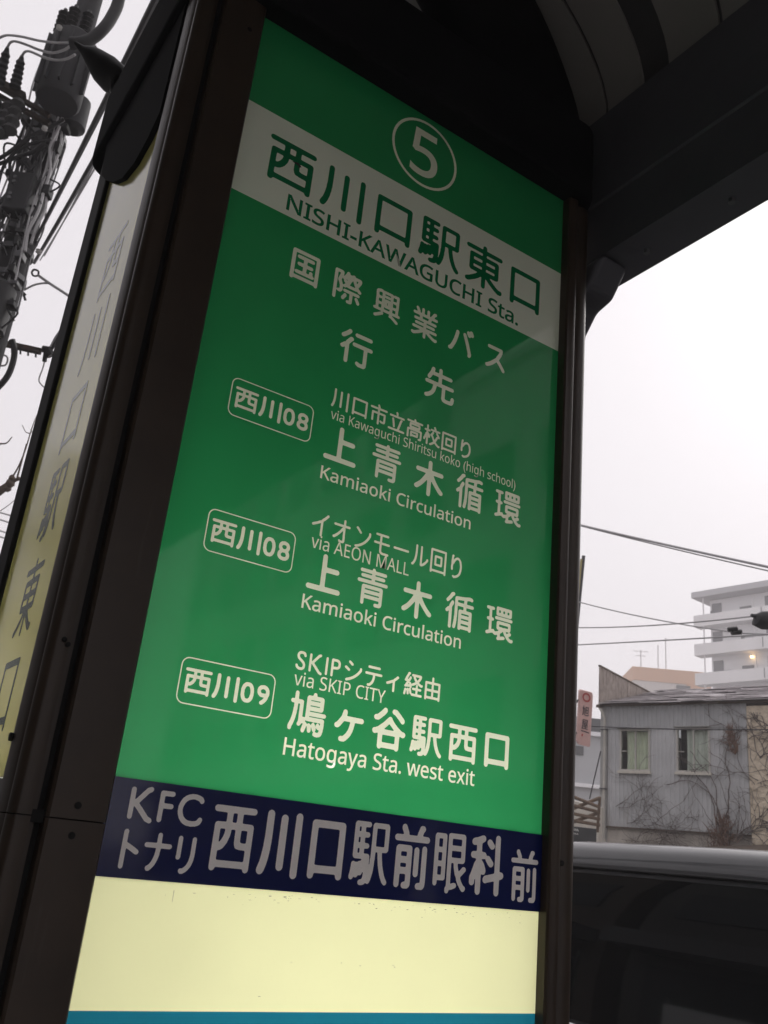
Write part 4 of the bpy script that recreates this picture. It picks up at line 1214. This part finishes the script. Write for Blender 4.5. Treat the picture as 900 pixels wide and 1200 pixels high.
# cable terminations on a crossarm to the left
za = upz(138)
b = MB()
for (z_, dy) in ((za, -.10), (za - .10, -.10)):
    b.tube([at(58, 136 + (0 if z_ == za else 10), TP - .2), at(-30, 84 + (0 if z_ == za else 12), TP - .2)], .030, 4)
arm1 = b.build('crossarm', M['rust_arm'], up)
b = MB(); b.tube([at(28, 114, TP - .25), at(-10, 92, TP - .25)], .05, 4); b.build('termination_bracket', M['rust_arm'], up)
for (u0, v0, u1, v1) in ((17, 104, 26, 65), (-2, 100, 9, 55), (-20, 92, -8, 48)):
    p0, p1 = at(u0, v0, TP - .3), at(u1, v1, TP - .3)
    n = 14; pts = [p0.lerp(p1, i / n) for i in range(n + 1)]
    rr_ = [(.060 if i % 2 else .047) * (1 - .35 * i / n) for i in range(n - 2)] + [.028, .022, .014]
    MB().tube(pts, rr_, 12).build('cable_termination', M['black_rubber'], up)
for (u0, v0) in ((-4, 118), (12, 122), (22, 118)):
    p0 = at(u0, v0, TP - .28); n = 8
    pts = [p0 - Vector((0, 0, .42 * i / n)) for i in range(n + 1)]
    MB().tube(pts, [.075 if i % 2 else .05 for i in range(n)] + [.02], 10).build('surge_arrester', M['porcelain'], up)
# boot and the three cables
b = MB(); b.tube(spline([at(83, 51, TP - .9), at(95, 50, TP - .9), at(108, 45, TP - .85), at(121, 34, TP - .8), at(132, 18, TP - .7), at(140, -4, TP - .6), at(146, -60, TP - .5)], 4),
                 [.056, .060] + [.054] * 23, 10)
tag(b.build('cable_boot', M['black_rubber'], origin=tuple(at(83, 51, TP - .9)), smooth=True), 'thick black cable boot that splits into three thin cables', 'cable')
for i, (pts, lab) in enumerate((
    ([(83, 50), (64, 50), (45, 47.5), (28, 43.5), (14, 41.5), (5, 42), (-8, 48)], 'highest of three thin cables looping left from the black boot'),
    ([(83, 53.5), (74, 59), (60, 62), (45, 58), (30, 52), (18, 48.5), (12, 50), (9, 55)], 'middle of three thin cables looping from the black boot to a termination'),
    ([(88, 64), (78, 69), (66, 70.5), (52, 67.5), (42, 63), (34, 60), (29, 61), (26, 65)], 'lowest of three thin cables looping from the black boot to a termination'))):
    cable(spline([at(u, v, TP - .9 + .57 * k / (len(pts) - 1)) for k, (u, v) in enumerate(pts)], 4), .012, lab, 'cable_grey', name='jumper_cable')
# grey box on the pole
b = MB(); z0, z1 = upz(268), upz(226)
b.obox(P(0, 0, 0), rt, fw, -.12, .115, -.30, -.13, z0, z1); jb = b.build('junction_box', M['transformer'], up, bevel=.015)
b = MB()
for k, z in enumerate((.25, .35, .68, .80)):
    c = P(-.055, z0 + (z1 - z0) * z, -.31); b.tube([c, c - fw * .02], .018, 8)
b.build('fastener', M['galv'], jb)
# side arms that carry cables
for (u0, v0, u1, v1, r) in ((30, 246, -20, 226, .045), (20, 268, -20, 255, .028)):
    MB().tube(spline([at(u0, v0, TP), at((u0 + u1) / 2 + 2, (v0 + v1) / 2 + 3, TP), at(u1, v1, TP)], 5), r, 8).build('side_arm', M['galv' if r < .03 else 'cable'], up)
MB().tube([at(2, 402, TP), at(48, 412, TP)], .036, 4).build('crossarm', M['rust_arm'], up)
b = MB()
for u in (14, 24, 33, 42): b.tube([at(u, 405 + (u - 8) * .2 - 4, TP), at(u, 405 + (u - 8) * .2 + 7, TP)], .010, 5)
b.build('crossarm_bolt', M['galv'], up)
# lower cans and closures on the pole
b = MB(); b.tube([P(.02, upz(405), -.20), P(.02, upz(400), -.20), P(.03, upz(352), -.20), P(.03, upz(346), -.20)], [.10, .17, .17, .11], 14); b.build('lower_closure', M['black_plastic'], up, smooth=True)
b = MB(); b.tube([P(.26, upz(162), -.12), P(.26, upz(158), -.12), P(.25, upz(128), -.12), P(.25, upz(124), -.12)], [.07, .12, .12, .07], 14); b.build('small_transformer', M['transformer'], up, smooth=True)
# light grey conduit and bands
b = MB(); b.tube(spline([P(.17, upz(70), -.10), P(.165, upz(140), -.10), P(.16, upz(215), -.10), P(.12, upz(230), -.12)], 5), .035, 8); b.build('conduit', M['galv'], up)
b = MB(); b.tube([P(.125, upz(40), -.16), P(.125, upz(215), -.16)], .012, 6); b.build('riser_wire', M['chrome'], up)
for v in (165, 185, 225, 280, 300, 330):
    MB().tube([P(0, upz(v), 0), P(0, upz(v) + .05, 0)], .165, 16).build('steel_band', M['galv'], up)
random.seed(5)
for k in range(26):
    b = MB()
    dx = random.uniform(-.19, .27); dy = random.uniform(-.26, -.14)
    va, vb = random.uniform(60, 200), random.uniform(240, 440)
    pts = [P(dx + random.uniform(-.035, .035), upz(va + (vb - va) * f), dy + random.uniform(-.02, .02)) for f in np.linspace(0, 1, 7)]
    b.tube(spline(pts, 4), random.uniform(.007, .018), 5); b.build('riser_cable', M[random.choice(['cable', 'cable', 'cable_grey', 'galv'])], up)
for k in range(24):
    b = MB(); dx = random.uniform(-.17, .25); v = random.uniform(150, 390); s = random.choice((-1, 1))
    z = upz(v)
    pts = [P(dx, z, -.2), P(dx + s * random.uniform(.05, .16), z - random.uniform(.0, .12), -.26), P(dx + s * random.uniform(-.05, .1), z - random.uniform(.15, .30), -.2)]
    b.tube(spline(pts, 5), random.uniform(.006, .012), 5); b.build('cable_loop', M['cable'], up)
for k in range(30):
    v = random.uniform(130, 400); z = upz(v); dx = random.uniform(-.18, .25)
    b = MB(); b.obox(P(dx, 0, 0), rt, fw, -random.uniform(.02, .05), random.uniform(.02, .05), -.26, -.14, z, z + random.uniform(.04, .12))
    b.build('fitting', M[random.choice(['galv', 'black_plastic', 'transformer'])], up, bevel=.006)

M['white_porcelain'] = mat('white_porcelain', (.55, .54, .52), .25)
for (u, v) in ((70, 30), (53, 148), (46, 292)):
    q_ = at(u, v, TP - .62); n = 5
    MB().tube([q_ - Vector((0, 0, .012 * i)) for i in range(n)], [.010, .028, .018, .028, .012], 10).build('insulator', M['white_porcelain'], up, smooth=True)
MB().obox(Vector((px, py, 0)), rt, fw, -.05, .05, -.19, -.165, 2.2, 2.9).build('number_plate', M['white_porcelain'], up)
# cable loops swinging left off the pole
def pxc(pts, r, lab, m='cable', t=TP, dt=0.0):
    P_ = [at(u, v, t + dt * i) for i, (u, v) in enumerate(pts)]
    return cable(spline(P_, 5), r, lab, m)
pxc([(75, 140), (58, 150), (40, 158), (22, 170), (4, 183), (-15, 192)], .020, 'upper black cable curving left off the pole below the rusty crossarm', t=TP - .25)
pxc([(60, 163), (45, 166), (28, 172), (12, 184), (3, 198), (-2, 215)], .017, 'black cable bending down left beside the pole above the junction box', t=TP - .25)
pxc([(52, 168), (38, 178), (20, 184), (2, 191), (-15, 196)], .020, 'lower black cable crossing left behind the looped wires', t=TP - .22)
pxc([(35, 202), (22, 207), (8, 204), (-10, 195)], .008, 'thin tan wire sagging left of the pole above the junction box', 'cable_grey', t=TP - .2)
pxc([(35, 200), (28, 190), (18, 184), (10, 187)], .016, 'short black cable loop tucked against the left of the pole', t=TP - .2)
pxc([(15, 80 + 42), (28, 140), (41, 156)], .010, 'thin stay wire slanting down right below the cable terminations', t=TP - .2)
pxc([(8, 145), (26, 166), (40, 180)], .010, 'thin stay wire slanting beside the loops, left of the first one', t=TP - .2)
pxc([(14, 398), (17, 410), (15, 425), (8, 442), (-6, 458)], .030, 'thick black cable curling down left below the lower crossarm', t=TP - .1)
pxc([(-5, 418), (4, 416), (9, 420), (6, 428), (-5, 428)], .009, 'small tangled wire loop at the left edge below the lower crossarm', 'cable_grey')

# cables that run along the road above the pavement to the pole
random.seed(9)
attach = [(36, 292), (39, 287), (42, 282), (40, 308), (44, 302), (48, 296)]
near = [(124, 113), (129, 107), (133, 102), (147, 118), (152, 113), (156, 108)]
labs = ['innermost of the dark bundled cables sloping down to the pole', 'second of the dark bundled cables, counted from the pole side', 'third of the dark bundled cables sloping along the pole',
        'fourth of the dark bundled cables, with a pale twin beyond', 'fifth of the dark bundled cables, next to the outer one', 'outermost dark cable of the bundle sloping to the pole']
for i, ((u0, v0), (u1, v1)) in enumerate(zip(attach, near)):
    a = at(u0, v0, TP + .2); d = at(u1, v1, 5.6)
    d2 = a + (d - a) * 1.9
    e = a + (a - d).normalized() * 1.5; 
    cable(bez(a, d2, .05), .010 + .006 * (i % 3 == 0), labs[i], 'cable')
cable(bez(at(52, 300, TP + .3), at(128, 160, 5.5), .02), .006, 'pale thin wire just right of the dark cable bundle, nearer the bundle', 'cable_grey')
cable(bez(at(47, 305, TP + .3), at(134, 158, 5.5), .02), .006, 'pale thin wire right of the dark cable bundle, nearer the pillar', 'cable_grey')
# house service fittings in the gap between pole and pillar
def gap(pts, r, lab, m='cable_grey', t=9.0, cat='wire'):
    P_ = [at(u, v, t) for u, v in pts]
    b = MB(); b.tube(spline(P_, 4), r, 6)
    return tag(b.build('service_wire', M[m], origin=tuple(P_[0])), lab, cat)
gap([(44, 322), (58, 332), (72, 341), (90, 353)], .014, 'straight pale service wire running down right from the pole to the pillar')
gap([(28, 340), (40, 334), (50, 332), (58, 332)], .010, 'thin wire curving from the pole to join the straight service wire')
gap([(37, 319), (40, 316), (45, 318), (44, 323), (39, 323), (37, 319)], .010, 'small square wire hook at the end of the straight service wire', 'cable')
gap([(30, 346), (27, 343), (30, 352)], .012, 'tiny loose wire tail under the curving service wire', 'cable')
gap([(57, 411), (64, 397), (70, 388), (78, 376)], .010, 'upper strand rising from the dead-end clamp to the pillar')
gap([(58, 413), (66, 400), (76, 380)], .016, 'lower strand rising from the dead-end clamp to the pillar', 'cable')
gap([(53, 420), (50, 432), (46, 443), (47, 449), (55, 456), (70, 462)], .007, 'thin wire drooping from the dead-end clamp')
b = MB(); b.tube([at(50, 409, TP), at(58, 410, TP)], .035, 8); b.tube([at(55, 409, TP), at(60, 417, TP)], .045, 8); b.tube([at(54, 411, TP), at(52, 424, TP)], .022, 6)
tag(b.build('dead_end_clamp', M['black_plastic'], origin=tuple(at(55, 412, TP))), 'dark dead-end cable clamp beyond the tip of the lower crossarm', 'clamp')
for i, (v0, v1) in enumerate(((600, 608), (608, 617), (621, 630), (628, 637))):
    a, d = at(-30, v0 - 8, 24), at(40, v1 + 4, 24)
    cable([a, d + (d - a) * .5], .022, ('highest', 'second highest', 'third highest', 'lowest')[i] + ' of four faint far cables at the left edge behind the pillar', 'cable_grey')

# pruned bare tree behind the pillar
tp = at(-62, 800, 12); 
tree = thing('bare_tree', (tp.x, tp.y, 0), 'leafless pruned tree with knotty branch ends at the left edge', 'tree')
b = MB(); b.tube(spline([(tp.x, tp.y, 0), (tp.x, tp.y, 2.2), tuple(at(-60, 690, 12)), tuple(at(-40, 610, 12))], 6), [.16 - .004 * i for i in range(19)], 10); b.build('trunk', M['bark'], tree, smooth=True)
b = MB()
def limb(pts, r0, r1):
    pp_ = spline([at(u, v, 12) for u, v in pts], 4); n = len(pp_)
    b.tube(pp_, [r0 + (r1 - r0) * i / (n - 1) for i in range(n)], 7)
limb([(-40, 612), (-20, 590), (-4, 578), (6, 571), (15, 563)], .075, .040)
limb([(5, 572), (13, 565), (22, 561)], .045, .020)
for (u, v, r) in ((12, 566, .062), (9, 572, .05), (14, 560, .045), (22, 561, .028), (2, 573, .04)):
    c = at(u, v, 12); b.tube([c - Vector((0, 0, r)), c - Vector((0, 0, r * .4)), c + Vector((0, 0, r * .4)), c + Vector((0, 0, r))], [r * .4, r, r * .9, r * .3], 7)
b.build('branch', M['bark'], tree, smooth=True)
b = MB()
limb([(14, 560), (22, 546), (30, 526), (36, 506), (41, 492), (46, 481)], .012, .005)
limb([(20, 560), (25, 542), (31, 520)], .013, .008)
limb([(35, 508), (30, 506), (26, 498)], .007, .004)
limb([(36, 503), (41, 515)], .005, .004)
limb([(0, 520), (8, 519), (14, 512)], .012, .006)
limb([(0, 599), (10, 592), (22, 582)], .006, .004)
limb([(-30, 600), (-20, 560), (-6, 530), (0, 520)], .03, .012)
b.build('twig', M['bark'], tree)

bpy.data.objects.remove(_fo); bpy.data.curves.remove(_fc)

# ================================================================== SNOWY HAZE
hz = MB().box(-195, 195, -195, 195, -1.7, 34).build('haze', bpy.data.materials.new('haze_air'))
hm = hz.data.materials[0]; hm.use_nodes = True; hm.node_tree.nodes.clear()
_o = hm.node_tree.nodes.new('ShaderNodeOutputMaterial'); _v = hm.node_tree.nodes.new('ShaderNodeVolumePrincipled')
_v.inputs['Color'].default_value = (1.0, .97, .985, 1); _v.inputs['Density'].default_value = HAZE
hm.node_tree.links.new(_v.outputs['Volume'], _o.inputs['Volume'])
tag(hz, kind='stuff')
